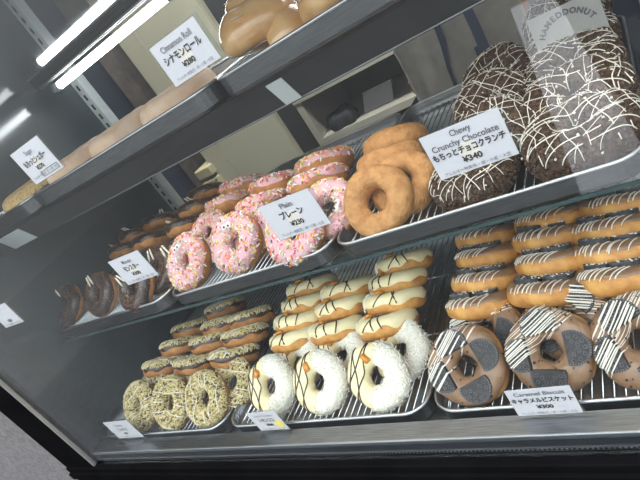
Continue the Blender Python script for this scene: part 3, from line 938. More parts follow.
# donut positions (metres, relative to the camera height)
SPOT = {
    'pist_A': [(-0.916, 0.425, -0.443), (-0.822, 0.423, -0.443), (-0.728, 0.423, -0.443)],
    'pist_B': [(-0.917, 0.465, -0.449), (-0.817, 0.461, -0.449), (-0.691, 0.455, -0.449)],
    'pist_S0': [(-0.911, 0.511, -0.434), (-0.894, 0.556, -0.429), (-0.884, 0.596, -0.424)],
    'pist_S1': [(-0.805, 0.500, -0.434), (-0.791, 0.547, -0.429), (-0.780, 0.582, -0.424)],
    'pist_S2': [(-0.709, 0.503, -0.434), (-0.704, 0.545, -0.429), (-0.708, 0.584, -0.424), (-0.806, 0.630, -0.419)],
    'lem_A': [(-0.586, 0.433, -0.444), (-0.491, 0.429, -0.444), (-0.393, 0.427, -0.444)],
    'lem_B': [(-0.559, 0.478, -0.451), (-0.476, 0.479, -0.451), (-0.376, 0.473, -0.451)],
    'lem_S0': [(-0.572, 0.517, -0.434), (-0.575, 0.552, -0.428), (-0.575, 0.587, -0.422), (-0.574, 0.621, -0.416)],
    'lem_S1': [(-0.491, 0.520, -0.434), (-0.494, 0.563, -0.428), (-0.491, 0.597, -0.422)],
    'lem_S2': [(-0.399, 0.512, -0.434), (-0.395, 0.553, -0.428), (-0.395, 0.588, -0.422), (-0.391, 0.622, -0.416)],
    'car_A': [(-0.267, 0.424, -0.442), (-0.173, 0.431, -0.442), (-0.086, 0.429, -0.442)],
    'car_B': [(-0.253, 0.481, -0.447), (-0.158, 0.477, -0.447)],
    'car_S0': [(-0.259, 0.517, -0.434), (-0.255, 0.556, -0.428), (-0.257, 0.599, -0.422), (-0.259, 0.636, -0.416)],
    'car_S1': [(-0.175, 0.519, -0.434), (-0.170, 0.564, -0.428), (-0.174, 0.606, -0.422), (-0.169, 0.636, -0.416)],
    'car_S2': [(-0.098, 0.518, -0.434), (-0.099, 0.556, -0.428), (-0.097, 0.592, -0.422), (-0.088, 0.627, -0.416)],
    'mon_A': [(-1.088, 0.547, -0.257), (-0.959, 0.544, -0.257), (-0.818, 0.520, -0.257)],
    'mon_B': [(-0.792, 0.560, -0.261), (-0.745, 0.571, -0.261)],
    'mon_S0': [(-1.053, 0.716, -0.255), (-1.062, 0.768, -0.251), (-0.982, 0.782, -0.247)],
    'mon_S1': [(-0.939, 0.700, -0.252), (-0.807, 0.686, -0.248), (-0.820, 0.749, -0.244), (-0.825, 0.803, -0.240)],
    'pink_A': [(-0.689, 0.543, -0.254), (-0.579, 0.550, -0.254), (-0.447, 0.524, -0.254)],
    'pink_B': [(-0.712, 0.638, -0.260), (-0.567, 0.586, -0.260), (-0.410, 0.564, -0.260)],
    'pink_S0': [(-0.704, 0.713, -0.250), (-0.695, 0.760, -0.245)],
    'pink_S1': [(-0.577, 0.645, -0.250), (-0.573, 0.697, -0.245)],
    'pink_S2': [(-0.459, 0.648, -0.250), (-0.466, 0.699, -0.245)],
    'plain_A': [(-0.315, 0.526, -0.253)],
    'plain_B': [(-0.288, 0.542, -0.260)],
    'plain_S': [(-0.323, 0.624, -0.250), (-0.327, 0.671, -0.244)],
    'chew_R': [(-0.087, 0.541, -0.271), (-0.088, 0.620, -0.264), (-0.093, 0.705, -0.260), (-0.094, 0.780, -0.255), (-0.099, 0.885, -0.246)],
    'chew_L': [(-0.203, 0.529, -0.272), (-0.182, 0.605, -0.264), (-0.191, 0.687, -0.255), (-0.187, 0.758, -0.250)],
}

# ------------------------------------------------------------------ donuts in the trays
ORD = ['leftmost', 'second from left', 'third from left', 'fourth from left']
UP = ['lowest', 'second', 'third', 'topmost']

def put(kind, key, i, label, tl, ang, spin, yaw=0.0, scale=1.0, var=0, group=None, name=None, cat='donut', roll=0.0, d=(0, 0, 0)):
    x, y, z = SPOT[key][i]
    return instance(kind, var, name, label, cat, (x + d[0], y + d[1], z + d[2]), tilt(tl, ang, spin, yaw, roll), group, scale)

G = 'pistachio donuts in the bottom left tray'
N = 'pistachio_donut'
for i, (w, sp, yw) in enumerate((('leftmost', 10, -4), ('middle', -30, 4), ('rightmost', 60, 2))):
    put('pist', 'pist_A', i, 'nut-crumbed ring donut standing upright in front, %s of the three' % w, 'lean', 45, sp, yw, 0.96, i, G, N)
for i, (w, sp) in enumerate((('behind the leftmost upright one', 100), ('behind the middle upright one', 30), ('sticking out right behind the rightmost upright one', -40))):
    put('pist', 'pist_B', i, 'nut-crumbed ring donut leaning %s' % w, 'lean', 55, sp, 0 if i < 2 else 10, 0.9, i + 1, G, N)
for c, w in enumerate(('left', 'middle', 'right')):
    n = len(SPOT['pist_S%d' % c])
    for i in range(min(n, 3)):
        put('pist_top', 'pist_S%d' % c, i, 'nut-crumbed donut lying in the %s row from the bottom, %s column' % (('first', 'second', 'third')[i], w), 'slump', 34, 37 * i + 80 * c, (-3, 2, 4)[i] * 1.5, 0.95, i + c, G, N)
put('pist_top', 'pist_S2', 3, 'nut-crumbed donut alone at the top of the pistachio heap', 'slump', 30, 200, 5, 0.9, 1, G, N)

G = 'lemon coconut donuts in the bottom middle tray'
N = 'lemon_coconut_donut'
for i, (w, sp, yw) in enumerate((('leftmost', 5, 4), ('middle', -4, 2), ('rightmost', -12, 0))):
    put('lemon', 'lem_A', i, 'white coconut donut with striped left half standing in front, %s of three' % w, 'lean', 45, sp, yw, 0.96, i, G, N)
for i, w in enumerate(('leftmost', 'middle', 'rightmost')):
    put('lemon', 'lem_B', i, 'white coconut donut half hidden behind the %s striped upright one' % w, 'lean', 60, 5, 8, 0.92, i + 1, G, N)
for c, w in enumerate(('left', 'middle', 'right')):
    n = len(SPOT['lem_S%d' % c])
    for i in range(n):
        put('lemon_side', 'lem_S%d' % c, i, 'cream glazed lemon donut lying %s in the %s stack' % (('lowest', 'second lowest', 'third from below', 'topmost')[i] if i < n - 1 else 'topmost', w), 'slump', 33, 172 + (-14, 8, -6, 10)[(i + c) % 4], (3, -4, 2, 5)[(i + 2 * c) % 4], 0.97, i + c, G, N)

G = 'caramel biscuit donuts in the bottom right tray'
N = 'caramel_biscuit_donut'
for i, (w, sp) in enumerate((('leftmost, left of the price card', 8), ('directly above the caramel price card', -5), ('cut off by the photo edge', 20))):
    put('caramel', 'car_A', i, 'upright caramel donut with black biscuit halves, %s' % w, 'lean', 45, sp, (6, 0, -4)[i], 0.98, i, G, N)
for i, w in enumerate(('left', 'middle')):
    put('caramel', 'car_B', i, 'caramel donut with biscuit halves leaning behind the %s upright one' % w, 'lean', 55, -20 - 30 * i, -5, 0.95, i + 1, G, N)
for c, w in enumerate(('left', 'middle', 'right')):
    for i in range(4):
        put('caramel_top', 'car_S%d' % c, i, 'caramel biscuit donut lying %s in the %s stack' % (('lowest', 'second lowest', 'third from below', 'topmost')[i], w), 'slump', 31, (0, 16, -8, 10)[(i + c) % 4], (-7, -13, -9, -11)[(i + c) % 4], (0.95, 1.0, 1.02)[c], i + c, G, N)

G = 'monster donuts in the left tray of the glass shelf'
N = 'monster_donut'
for i, (w, sp) in enumerate((('leftmost of all', 0), ('second from the left', -6), ('partly behind the monster price card', 25))):
    put('monster', 'mon_A', i, 'dark chocolate donut with almond fangs standing upright, %s' % w, 'lean', 45, sp, (0, -3, -4)[i], 0.95, i, G, N)
for i, w in enumerate(('just right of the monster price card', 'beside the leftmost pink donut')):
    put('monster', 'mon_B', i, 'dark chocolate donut leaning back %s' % w, 'lean', 55, -20 + 30 * i, 10, 0.94, i + 1, G, N)
for i, w in enumerate(('lying above the monster price card', 'at the left end of the middle row', 'at the left end of the back row')):
    put('monster', 'mon_S0', i, 'dark glazed golden donut lying flat %s' % w, 'slump', 30, 60 * i + 100, 0, 0.90, i, G, N)
for i, w in enumerate(('above the right corner of the monster card', 'left of the upper pink donuts', 'second from the back', 'furthest back of all')):
    put('monster', 'mon_S1', i, 'dark glazed golden donut lying flat %s' % w, 'slump', 30, 70 * i + 30, 4, 0.92, i + 1, G, N)

G = 'pink sprinkled donuts in the middle tray of the glass shelf'
N = 'pink_sprinkle_donut'
for i, (w, sp, yw) in enumerate((('leftmost, with one eye showing', 6, -6), ('in the middle with two candy eyes', -12, 0), ('behind the plain price card', 30, 0))):
    put('pink', 'pink_A', i, 'pink sprinkled donut standing upright %s' % w, 'lean', 46, sp, yw, 1.0, i, G, N)
for i, (w, d) in enumerate((('between the two with eyes, set back', (0, 0, 0)), ('behind the one with two eyes', (0, 0, 0)), ('right of the plain price card', (0, 0, 0)))):
    put('pink', 'pink_B', i, 'pink sprinkled donut leaning %s' % w, 'lean', 55, 150 + 40 * i, (0, 0, 8)[i], 0.94, i + 1, G, N, d=d)
for c, w in enumerate(('left', 'middle', 'right')):
    for i in range(2):
        put('pink', 'pink_S%d' % c, i, 'pink sprinkled donut lying flat, %s one of the %s pair at the back' % (('lower', 'upper')[i], w), 'slump', 28, 60 * i + 100 * c + 60, 4 - 4 * i, (0.96, 0.97, 1.02)[c], i + c, G, N)

G = 'plain ring donuts on the glass shelf'
N = 'plain_donut'
put('plain', 'plain_A', 0, 'plain golden ring donut standing upright facing the glass', 'lean', 42, 0, 4, 0.98, 0, G, N)
put('plain', 'plain_B', 0, 'plain golden ring donut leaning behind the upright plain one', 'lean', 55, 40, 6, 0.95, 1, G, N, d=(-0.006, 0.022, 0))
put('plain', 'plain_S', 0, 'plain golden ring donut lying flat above the upright plain one', 'slump', 30, 80, 0, 1.02, 1, G, N)
put('plain', 'plain_S', 1, 'plain golden ring donut topmost and furthest back of the plain ones', 'slump', 30, 150, 0, 1.0, 0, G, N)

G = 'crunchy chocolate donuts on the glass shelf'
N = 'crunchy_chocolate_donut'
for i, w in enumerate(('lying in front at the right', 'second from the front in the right column', 'in the middle of the right column', 'just in front of the printed wax paper', 'furthest back behind the printed wax paper')):
    put('chewy', 'chew_R', i, 'large white striped chocolate crunch donut %s' % w, 'lean', (87, 82, 80, 78, 74)[i], 60 * i, 0, 1.0, i, G, N, d=(0, (0.012, 0.008, 0, 0, 0)[i], 0))
for i, (w, a) in enumerate((('half covered by the chewy price card', 86), ('right behind the corner of the chewy price card', 60), ('above the chewy price card with its hole showing', 60), ('at the back of the left column', 55))):
    put('chewy', 'chew_L', i, 'white striped chocolate crunch donut %s' % w, 'lean', a, 50 * i + 20, 0, 0.84, i + 1, G, N, d=(0, (0.014, 0.006, 0, 0)[i], 0))

# upper shelf
G = 'sugared donuts on the upper shelf'
for i, (x, y, w) in enumerate(((-0.775, 0.572, 'beside the sugar price card'), (-0.648, 0.572, 'in the middle of the upper left tray'), (-0.522, 0.572, 'left of the cinnamon roll price card'))):
    instance('sugar', i, 'sugared_donut', 'pale sugar coated donut lying flat %s' % w, 'donut', (x, y, -0.0375), (0, 0, i * 1.3), G, 1.0)
instance('speckled', 0, 'speckled_donut', 'golden speckled donut at the left end of the upper shelf', 'donut', (-0.935, 0.572, -0.0375), (0, 0, 0.4), None, 1.0)
G = 'cinnamon rolls on the upper shelf'
for i, (x, y, w, rz) in enumerate(((-0.352, 0.578, 'nearest the cinnamon roll price card', 2.2), (-0.238, 0.574, 'second from the cinnamon roll price card', 3.9), (-0.118, 0.574, 'furthest right on the upper shelf', 1.0))):
    instance('roll', i, 'cinnamon_roll', 'glazed golden cinnamon roll %s' % w, 'bun', (x, y, -0.009), (math.radians(10), 0, rz), G, 1.12)

# ------------------------------------------------------------------ loose crumbs in the trays
def crumbs(name, label, spots, n, size, mts, z):
    rnd = random.Random(len(label))
    bm = bmesh.new()
    for _ in range(n):
        x0, x1, y0, y1 = rnd.choice(spots)
        s = size * rnd.uniform(0.5, 1.3)
        blob(bm, Vector((rnd.uniform(x0, x1), rnd.uniform(y0, y1), z + H)), Vector((0, 0, 1)), s * 1.4, s, s * 0.6, rnd, rnd.randrange(len(mts)))
    o = obj(name, bm, mts)
    set_tags(o, label, 'crumbs', None, 'stuff')
crumbs('nut_crumbs', 'scattered pistachio crumbs in the tray behind the nut-crumbed donuts', [(-0.76, -0.69, 0.60, 0.77), (-0.99, -0.69, 0.70, 0.78)], 150, 0.0016, [M['pist'], M['pist2']], -0.4835)
crumbs('coconut_crumbs', 'scattered coconut crumbs in the tray right of the lemon donuts', [(-0.385, -0.335, 0.58, 0.74), (-0.65, -0.34, 0.68, 0.77)], 90, 0.0014, [M['coconut']], -0.4835)
crumbs('tray_crumbs', 'dark crumbs in the tray beside the caramel biscuit donuts', [(-0.30, -0.02, 0.39, 0.75)], 40, 0.0013, [M['biscuit'], M['white_choc']], -0.4835)

# ------------------------------------------------------------------ price cards
ALG = 'アレルギー物質/乳・卵・小麦・大豆'
def price_card(label, cx, y, zt, zb, w, lines, stand=False, box=False, lemon=False, patch=True):
    h = zt - zb
    t = thing('price_card', label, 'price card', (cx, y, zb), None, 'price cards')
    obj('paper', box_bm(-w / 2, w / 2, 0.0, 0.0006, 0, h), M['card'], t)
    if patch:
        bm = bmesh.new(); add_disc(bm, (0, 0, 0), 0.5, 0.0004, 24)
        bm.transform(Matrix.Translation((w * 0.0, 0, h * 0.42)) @ Matrix.Rotation(PI / 2, 4, 'X') @ Matrix.Diagonal((w * 0.26, h * 0.46, 0.3, 1)))
        obj('tan_patch', bm, M['stain'], t)
    for body, ry, hs, bold, wf, mt in lines:
        me = text_mesh(body, h * hs, M[mt], bold * h, wf * w)
        obj_ = place('lettering', me, t, (0, -0.0005, h * ry), (PI / 2, 0, 0))
    if box:
        bm = bmesh.new()
        for a in ((-0.12, 0.44, 0.20, 0.215), (-0.12, 0.44, 0.055, 0.07), (-0.12, -0.11, 0.055, 0.215), (0.43, 0.44, 0.055, 0.215)):
            add_box(bm, a[0] * w, a[1] * w, -0.0004, -0.0001, a[2] * h, a[3] * h)
        obj('allergy_frame', bm, M['ink_soft'], t)
    if lemon:
        bm = bmesh.new(); add_disc(bm, (0, 0, 0), h * 0.20, 0.0004, 20)
        bm.transform(Matrix.Translation((w * 0.33, -0.0002, h * 0.32)) @ Matrix.Rotation(PI / 2, 4, 'X'))
        obj('lemon_print', bm, M['lemon_ink'], t)
    if stand:
        bm = bmesh.new()
        add_box(bm, -w / 2, w / 2 + 0.002, 0.0008, 0.0022, -0.004, h + 0.001)
        add_box(bm, -w / 2, w / 2 + 0.002, -0.012, 0.0022, zb * 0 - 0.005, -0.0036)
        obj('acrylic_stand', bm, M['acrylic'], t)
    else:
        obj('acrylic_sleeve', box_bm(-w / 2 - 0.001, w / 2 + 0.0035, 0.0007, 0.0016, -0.001, h + 0.001), M['acrylic'], t)
    return t

yg = 0.3452
price_card('price card reading Cinnamon Roll 280 yen', -0.2828, yg, 0.0213, -0.0122, 0.053,
           [('Cinnamon Roll', 0.80, 0.20, 0.002, 0.66, 'ink_soft'), ('シナモンロール', 0.55, 0.22, 0.006, 0.80, 'ink'), ('¥280', 0.30, 0.17, 0.006, 0.26, 'ink'), (ALG, 0.09, 0.09, 0.0, 0.78, 'ink_soft')])
price_card('price card reading Sugar 270 yen at the upper left', -0.5232, yg, 0.0213, -0.0163, 0.0575,
           [('Sugar', 0.80, 0.18, 0.001, 0.24, 'ink_soft'), ('もちっとシュガー', 0.55, 0.20, 0.006, 0.74, 'ink'), ('¥270', 0.33, 0.17, 0.006, 0.24, 'ink'), (ALG, 0.13, 0.10, 0.0, 0.84, 'ink_soft')], box=True)
price_card('price card reading Chewy Crunchy Chocolate 340 yen', -0.1222, yg, -0.1303, -0.1671, 0.0581,
           [('Chewy', 0.86, 0.18, 0.003, 0.26, 'ink_soft'), ('Crunchy Chocolate', 0.66, 0.18, 0.003, 0.84, 'ink_soft'), ('もちっとチョコクランチ', 0.47, 0.17, 0.006, 0.92, 'ink'), ('¥340', 0.26, 0.18, 0.006, 0.25, 'ink'), (ALG, 0.07, 0.09, 0.0, 0.84, 'ink_soft')])
price_card('price card reading Plain 230 yen over the pink donuts', -0.2871, yg, -0.1339, -0.1714, 0.0589,
           [('Plain', 0.82, 0.19, 0.003, 0.23, 'ink_soft'), ('プレーン', 0.57, 0.22, 0.007, 0.44, 'ink'), ('¥230', 0.31, 0.18, 0.006, 0.25, 'ink'), (ALG, 0.09, 0.10, 0.0, 0.82, 'ink_soft')])
price_card('price card reading Monster 300 yen over dark chocolate donuts', -0.5227, yg, -0.1277, -0.1634, 0.0578,
           [('Monster', 0.80, 0.19, 0.001, 0.30, 'ink_soft'), ('モンスター', 0.55, 0.22, 0.007, 0.48, 'ink'), ('¥300', 0.31, 0.18, 0.006, 0.25, 'ink'), (ALG, 0.08, 0.10, 0.0, 0.82, 'ink')])
price_card('price card cut off by the left edge of the photo', -0.846, yg, -0.1255, -0.1630, 0.058,
           [('・・・・', 0.80, 0.2, 0.0, 0.5, 'ink_soft'), ('¥200', 0.24, 0.18, 0.006, 0.2, 'ink'), (ALG, 0.07, 0.10, 0.0, 0.82, 'ink')], patch=False)
price_card('small price card at the left end of the sill by the nut-crumbed donuts', -0.913, 0.368, -0.4155, -0.4610, 0.0757,
           [('Pistachio', 0.76, 0.18, 0.0, 0.30, 'ink_soft'), ('ピスタチオ', 0.50, 0.20, 0.004, 0.40, 'ink_soft'), ('¥300', 0.28, 0.16, 0.005, 0.14, 'ink'), (ALG, 0.08, 0.10, 0.0, 0.74, 'ink_soft')], stand=True, patch=False)
price_card('price card reading Lemon Coconut with a round yellow lemon print', -0.5612, 0.368, -0.4250, -0.4640, 0.0547,
           [('Lemon Coconut', 0.80, 0.16, 0.0, 0.66, 'ink_soft'), ('レモンココ', 0.55, 0.21, 0.006, 0.50, 'ink'), ('¥300', 0.30, 0.18, 0.006, 0.24, 'ink'), (ALG, 0.07, 0.09, 0.0, 0.80, 'ink_soft')], stand=True, lemon=True, patch=False)
price_card('price card reading Caramel Biscuit 300 yen', -0.1807, 0.368, -0.4267, -0.4665, 0.0639,
           [('Caramel Biscuit', 0.82, 0.19, 0.003, 0.78, 'ink_soft'), ('キャラメルビスケット', 0.57, 0.20, 0.007, 0.94, 'ink'), ('¥300', 0.32, 0.19, 0.007, 0.26, 'ink'), (ALG, 0.08, 0.10, 0.0, 0.86, 'ink_soft')], stand=True, patch=False)

# ------------------------------------------------------------------ printed wax papers
def wax_paper(label, loc, w, h, rot, curl, text):
    t = thing('wax_paper', label, 'paper', loc, rot, 'printed wax papers')
    bm = bmesh.new()
    n = 14
    def pt(i, j): 
        s, u = i / n - 0.5, j / 4
        return Vector((s * w, curl * (2 * s) ** 2 - 0.004 * u, u * h))
    g = [[bm.verts.new(pt(i, j)) for j in range(5)] for i in range(n + 1)]
    for i in range(n):
        for j in range(4): bm.faces.new((g[i][j], g[i + 1][j], g[i + 1][j + 1], g[i][j + 1]))
    r = bmesh.ops.solidify(bm, geom=bm.faces[:], thickness=0.0005)
    bmesh.ops.recalc_face_normals(bm, faces=bm.faces)
    obj('sheet', bm, M['wax'], t, smooth=False)
    if text == 'arc':
        s = 'HAMEDDONUT'
        rad = w * 0.40
        for k, ch in enumerate(s):
            a = math.radians(62 - 124 * k / (len(s) - 1))
            px, pz = rad * math.sin(-a), h * 0.90 + rad * (math.cos(a) - 1) 
            me = text_mesh(ch, w * 0.115, M['ink_soft'], 0.0004)
            place('lettering', me, t, (px, curl * (2 * px / w) ** 2 - 0.0055, pz), (PI / 2, a, 0)).rotation_euler = Euler((PI / 2, -a, 0))
    else:
        bm = bmesh.new()
        zz = [(-0.42, 0.45), (-0.30, 0.8), (-0.2, 0.5), (-0.08, 0.85), (0.04, 0.5), (0.16, 0.85), (0.26, 0.5), (0.40, 0.8)]
        add_tube(bm, [(a * w, curl * (2 * a) ** 2 - 0.0052, b * h) for a, b in zz], 0.0007, 5)
        for a in (-0.06, 0.08, 0.22):
            add_tube(bm, [(a * w + 0.05 * w * math.cos(k * PI / 6), curl * (2 * a) ** 2 - 0.0052, 0.42 * h + 0.05 * w * math.sin(k * PI / 6)) for k in range(12)], 0.0006, 5, closed=True)
        obj('print', bm, M['ink_soft'], t)
    return t
wax_paper('wax paper with curved lettering standing behind the crunchy chocolate donuts', (-0.086, 0.745, -0.286), 0.084, 0.094, (math.radians(-8), 0, 0), 0.008, 'arc')
wax_paper('wax paper with a zigzag print behind the left caramel stack', (-0.262, 0.712, -0.474), 0.088, 0.050, (math.radians(-10), 0, 0), 0.004, 'zig')
wax_paper('wax paper with a zigzag print behind the right caramel stack', (-0.085, 0.700, -0.474), 0.085, 0.056, (math.radians(-10), 0, 0), 0.004, 'zig')

# ------------------------------------------------------------------ the kitchen behind the case
def furniture(name, label, cat, loc):
    return thing(name, label, cat, loc)

cc = furniture('cream_partition', 'tall thin cream partition board with narrow vertical seams behind the case', 'partition', (-1.10, 1.32, -1.25))
obj('board', box_bm(-0.165, 0.165, 0.0, 0.02, 0.03, 2.0, bev=0.002), M['cream'], cc)
for a, b in ((-0.163, -0.083), (-0.0815, 0.163)):
    obj('panel', box_bm(a, b, -0.006, -0.0005, 0.05, 1.98, bev=0.0015), M['cream'], cc)
obj('foot_rail', box_bm(-0.165, 0.165, -0.05, 0.07, 0, 0.03), M['greydark'], cc)
cs = furniture('crate_stack', 'stepped stack of pale yellow crates left of the cream cabinet', 'crates', (-1.285, 1.34, -1.25))
for k in range(8):
    obj('crate', box_bm(-0.035, 0.035, -0.05, 0.15, 0.60 + k * 0.045, 0.635 + k * 0.045, bev=0.004), M['cream_step'], cs)
obj('stand', box_bm(-0.035, 0.035, -0.05, 0.15, 0, 0.598), M['greydark'], cs)
bp = furniture('brown_post', 'rough brown grey post left of the cream cabinet', 'post', (-1.40, 1.42, -1.25))
obj('shaft', box_bm(-0.035, 0.035, -0.05, 0.05, 0.03, 2.84, bev=0.003), M['brown_post'], bp)
obj('foot_plate', box_bm(-0.05, 0.05, -0.065, 0.065, 0, 0.03), M['greydark'], bp)
fr = furniture('navy_fridge', 'dark navy appliance with vertical seams at the far left', 'fridge', (-1.75, 1.45, -1.25))
obj('body', box_bm(-0.29, 0.29, -0.17, 0.40, 0.05, 2.1, bev=0.006), M['navy'], fr)
for a, b in ((-0.285, -0.004), (0.004, 0.285)):
    d = obj('door', box_bm(a, b, -0.19, -0.171, 0.08, 2.06, bev=0.004), M['navy'], fr)
    bm = bmesh.new(); hx = b - 0.03 if a < -0.1 else a + 0.03
    add_tube(bm, [(hx, -0.192, 0.9), (hx, -0.225, 0.93), (hx, -0.225, 1.35), (hx, -0.192, 1.38)], 0.008, 8)
    obj('handle', bm, M['silver'], d, smooth=True)
for sx in (-0.25, 0.25):
    for sy in (-0.1, 0.33):
        bm = bmesh.new(); add_tube(bm, [(sx, sy, 0), (sx, sy, 0.05)], 0.02, 10); obj('foot', bm, M['black'], fr)
cb = furniture('charcoal_cabinet', 'charcoal cabinet between the cream cabinet and white shelving', 'cabinet', (-1.19, 1.95, -1.25))
obj('body', box_bm(-0.26, 0.02, -0.12, 0.3, 0, 1.7, bev=0.004), M['greydark'], cb)
obj('door', box_bm(-0.255, 0.015, -0.132, -0.121, 0.05, 1.66, bev=0.002), M['greydark'], cb)

# white shelving unit
sh = furniture('shelving_unit', 'white open shelving unit behind the case left of the apron', 'shelf', (-0.89, 1.78, -1.25))
for a, b in ((-0.267, -0.238), (0.262, 0.291)):
    obj('side_panel', box_bm(a, b, 0.0, 0.40, 0, 0.896), M['shelf_white'], sh)
obj('top_panel', box_bm(-0.267, 0.291, -0.006, 0.40, 0.8965, 0.924), M['shelf_white'], sh)
for z0 in (0.705, 0.36):
    obj('shelf_board', box_bm(-0.2375, 0.2615, 0.0, 0.385, z0, z0 + 0.026), M['shelf_white'], sh)
obj('back_panel', box_bm(-0.2375, 0.2615, 0.386, 0.40, 0.05, 0.895), M['shelf_back'], sh)
cl = thing('folded_cloth', 'dark crumpled cloth lying on the white shelf', 'cloth', (-1.03, 1.84, -0.519))
bm = bmesh.new()
bmesh.ops.create_icosphere(bm, subdivisions=4, radius=1)
rnd = random.Random(5)
for v in bm.verts:
    n = v.co.normalized()
    k = 1 + 0.16 * math.sin(5 * n.x + 3 * n.y) + 0.12 * math.sin(8 * n.y + 2)
    v.co = Vector((n.x * 0.066 * k, n.y * 0.05 * k, max(0.0, n.z * 0.048 * k + 0.020)))
obj('cloth_bundle', bm, M['cloth_dark'], cl, smooth=True)
pn = thing('note_pad', 'white note pad propped on the shelf beside the dark cloth', 'note pad', (-0.885, 1.85, -0.518))
obj('pages', box_bm(-0.065, 0.065, -0.002, 0.004, 0, 0.08), M['card'], pn, rot=(math.radians(-50), 0, 0))
obj('binding', box_bm(-0.065, 0.065, -0.003, 0.005, 0.0805, 0.088), M['lamp_white'], pn, rot=(math.radians(-50), 0, 0))
for i, (x, w, hgt, lab) in enumerate(((-1.01, 0.20, 0.22, 'brown wooden box under the shelf at the left'), (-0.765, 0.22, 0.26, 'brown wooden box under the shelf beside the apron'))):
    b = thing('wooden_box', lab, 'box', (x, 1.80, -0.863), None, 'wooden boxes on the shelving')
    obj('box_body', box_bm(-w / 2, w / 2, 0, 0.30, 0, hgt, bev=0.004), M['wood'], b)
    obj('lid', box_bm(-w / 2 - 0.003, w / 2 + 0.003, -0.003, 0.303, hgt, hgt + 0.02, bev=0.003), M['cardboard'], b)
sb = thing('small_brown_box', 'small brown box at the right end of the white shelf', 'box', (-0.69, 1.81, -0.519))
obj('box_body', box_bm(-0.036, 0.036, 0, 0.10, 0, 0.04, bev=0.003), M['wood'], sb)
obj('lid', box_bm(-0.038, 0.038, -0.002, 0.102, 0.04, 0.047, bev=0.002), M['cardboard'], sb)

# right hand background: dark rack and speckled panel
rk = furniture('dark_cabinet', 'dark navy cabinet with a thin light edge at the upper right', 'cabinet', (-0.045, 1.42, -1.25))
obj('body', box_bm(-0.12, 0.045, 0.0, 0.4, 0, 1.9, bev=0.003), M['navy'], rk)
obj('door', box_bm(-0.115, 0.02, -0.016, -0.001, 0.05, 1.85, bev=0.002), M['navy'], rk)
obj('edge_strip', box_bm(0.030, 0.045, -0.012, 0.0, 0, 1.9), M['upright'], rk)
sp = furniture('grey_partition', 'grey speckled partition panel at the upper right corner', 'partition', (0.40, 1.35, -1.25))
obj('board', box_bm(-0.37, 0.4, 0.0, 0.04, 0.03, 2.2, bev=0.003), M['speck_panel'], sp)
obj('foot_rail', box_bm(-0.37, 0.4, -0.06, 0.10, 0, 0.03), M['greydark'], sp)

# ------------------------------------------------------------------ person in the apron
PX, PY = -0.325, 1.24
person = thing('person', 'person in a grey apron with navy ribbons standing behind the case', 'person', (PX, PY, -1.25))
def skin(name, pts, edges, mt, parent, root=0, sub=2):
    me = bpy.data.meshes.new(name)
    me.from_pydata([p[0] for p in pts], edges, [])
    me.materials.append(mt)
    o = bpy.data.objects.new(name, me)
    COL.objects.link(o)
    o.parent = parent
    md = o.modifiers.new('skin', 'SKIN')
    md.use_smooth_shade = True
    for i, p in enumerate(pts):
        sv = me.skin_vertices[0].data[i]
        r = p[1]
        sv.radius = r if isinstance(r, tuple) else (r, r)
        sv.use_root = (i == root)
    sd = o.modifiers.new('subdivision', 'SUBSURF')
    sd.levels = sub; sd.render_levels = sub
    return o
V = []
E_ = []
def av(p, r, frm=None):
    V.append((p, r))
    if frm is not None: E_.append((frm, len(V) - 1))
    return len(V) - 1
pel = av((0, 0, 0.92), (0.135, 0.095))
sp1 = av((0, 0.0, 1.06), (0.120, 0.085), pel)
ch = av((0, 0.0, 1.24), (0.135, 0.095), sp1)
nb = av((0, 0.01, 1.38), (0.06, 0.055), ch)
nk = av((0, -0.005, 1.44), 0.050, nb)
hd = av((0, -0.02, 1.52), (0.072, 0.085), nk)
ht = av((0, -0.01, 1.60), (0.066, 0.078), hd)
nose = av((0, -0.108, 1.52), 0.011, hd)
for s in (-1, 1):
    shd = av((s * 0.15, 0.0, 1.33), 0.052, ch)
    elb = av((s * 0.215, -0.03, 1.09), 0.040, shd)
    wr = av((s * 0.10, -0.22, 1.24), 0.026, elb)
    pm = av((s * 0.06, -0.255, 1.285), (0.034, 0.018), wr)
    for k, (dx, L) in enumerate(((0.024, 0.062), (0.009, 0.072), (-0.007, 0.068), (-0.022, 0.052))):
        f1 = av((s * (0.055 + dx * 0.9), -0.275, 1.315 - k * 0.004), 0.0095, pm)
        f2 = av((s * (0.045 + dx), -0.275 - L * 0.35, 1.315 + L * 0.45 - k * 0.004), 0.0085, f1)
        av((s * (0.035 + dx), -0.262 - L * 0.6, 1.315 + L * 0.55 - k * 0.004), 0.0075, f2)
    t1 = av((s * 0.105, -0.262, 1.295), 0.010, wr)
    t2 = av((s * 0.108, -0.282, 1.325), 0.009, t1)
    av((s * 0.098, -0.300, 1.345), 0.008, t2)
    hip = av((s * 0.085, 0.0, 0.84), 0.082, pel)
    kn = av((s * 0.09, -0.01, 0.48), 0.055, hip)
    an = av((s * 0.09, 0.01, 0.09), 0.036, kn)
    av((s * 0.095, -0.11, 0.035), (0.040, 0.026), an)
skin('body', V, E_, M['skin'], person)
sv, se = [], []
def a2(p, r, frm=None):
    sv.append((p, r))
    if frm is not None: se.append((frm, len(sv) - 1))
    return len(sv) - 1
s0 = a2((0, 0, 0.93), (0.148, 0.106)); s1 = a2((0, 0, 1.06), (0.134, 0.098), s0); s2 = a2((0, 0, 1.24), (0.148, 0.108), s1); s3 = a2((0, 0.008, 1.375), (0.075, 0.066), s2)
for s in (-1, 1):
    b1 = a2((s * 0.155, 0, 1.33), 0.066, s2); b2_ = a2((s * 0.215, -0.03, 1.09), 0.054, b1); a2((s * 0.13, -0.17, 1.20), 0.040, b2_)
skin('shirt', sv, se, M['shirt'], person)
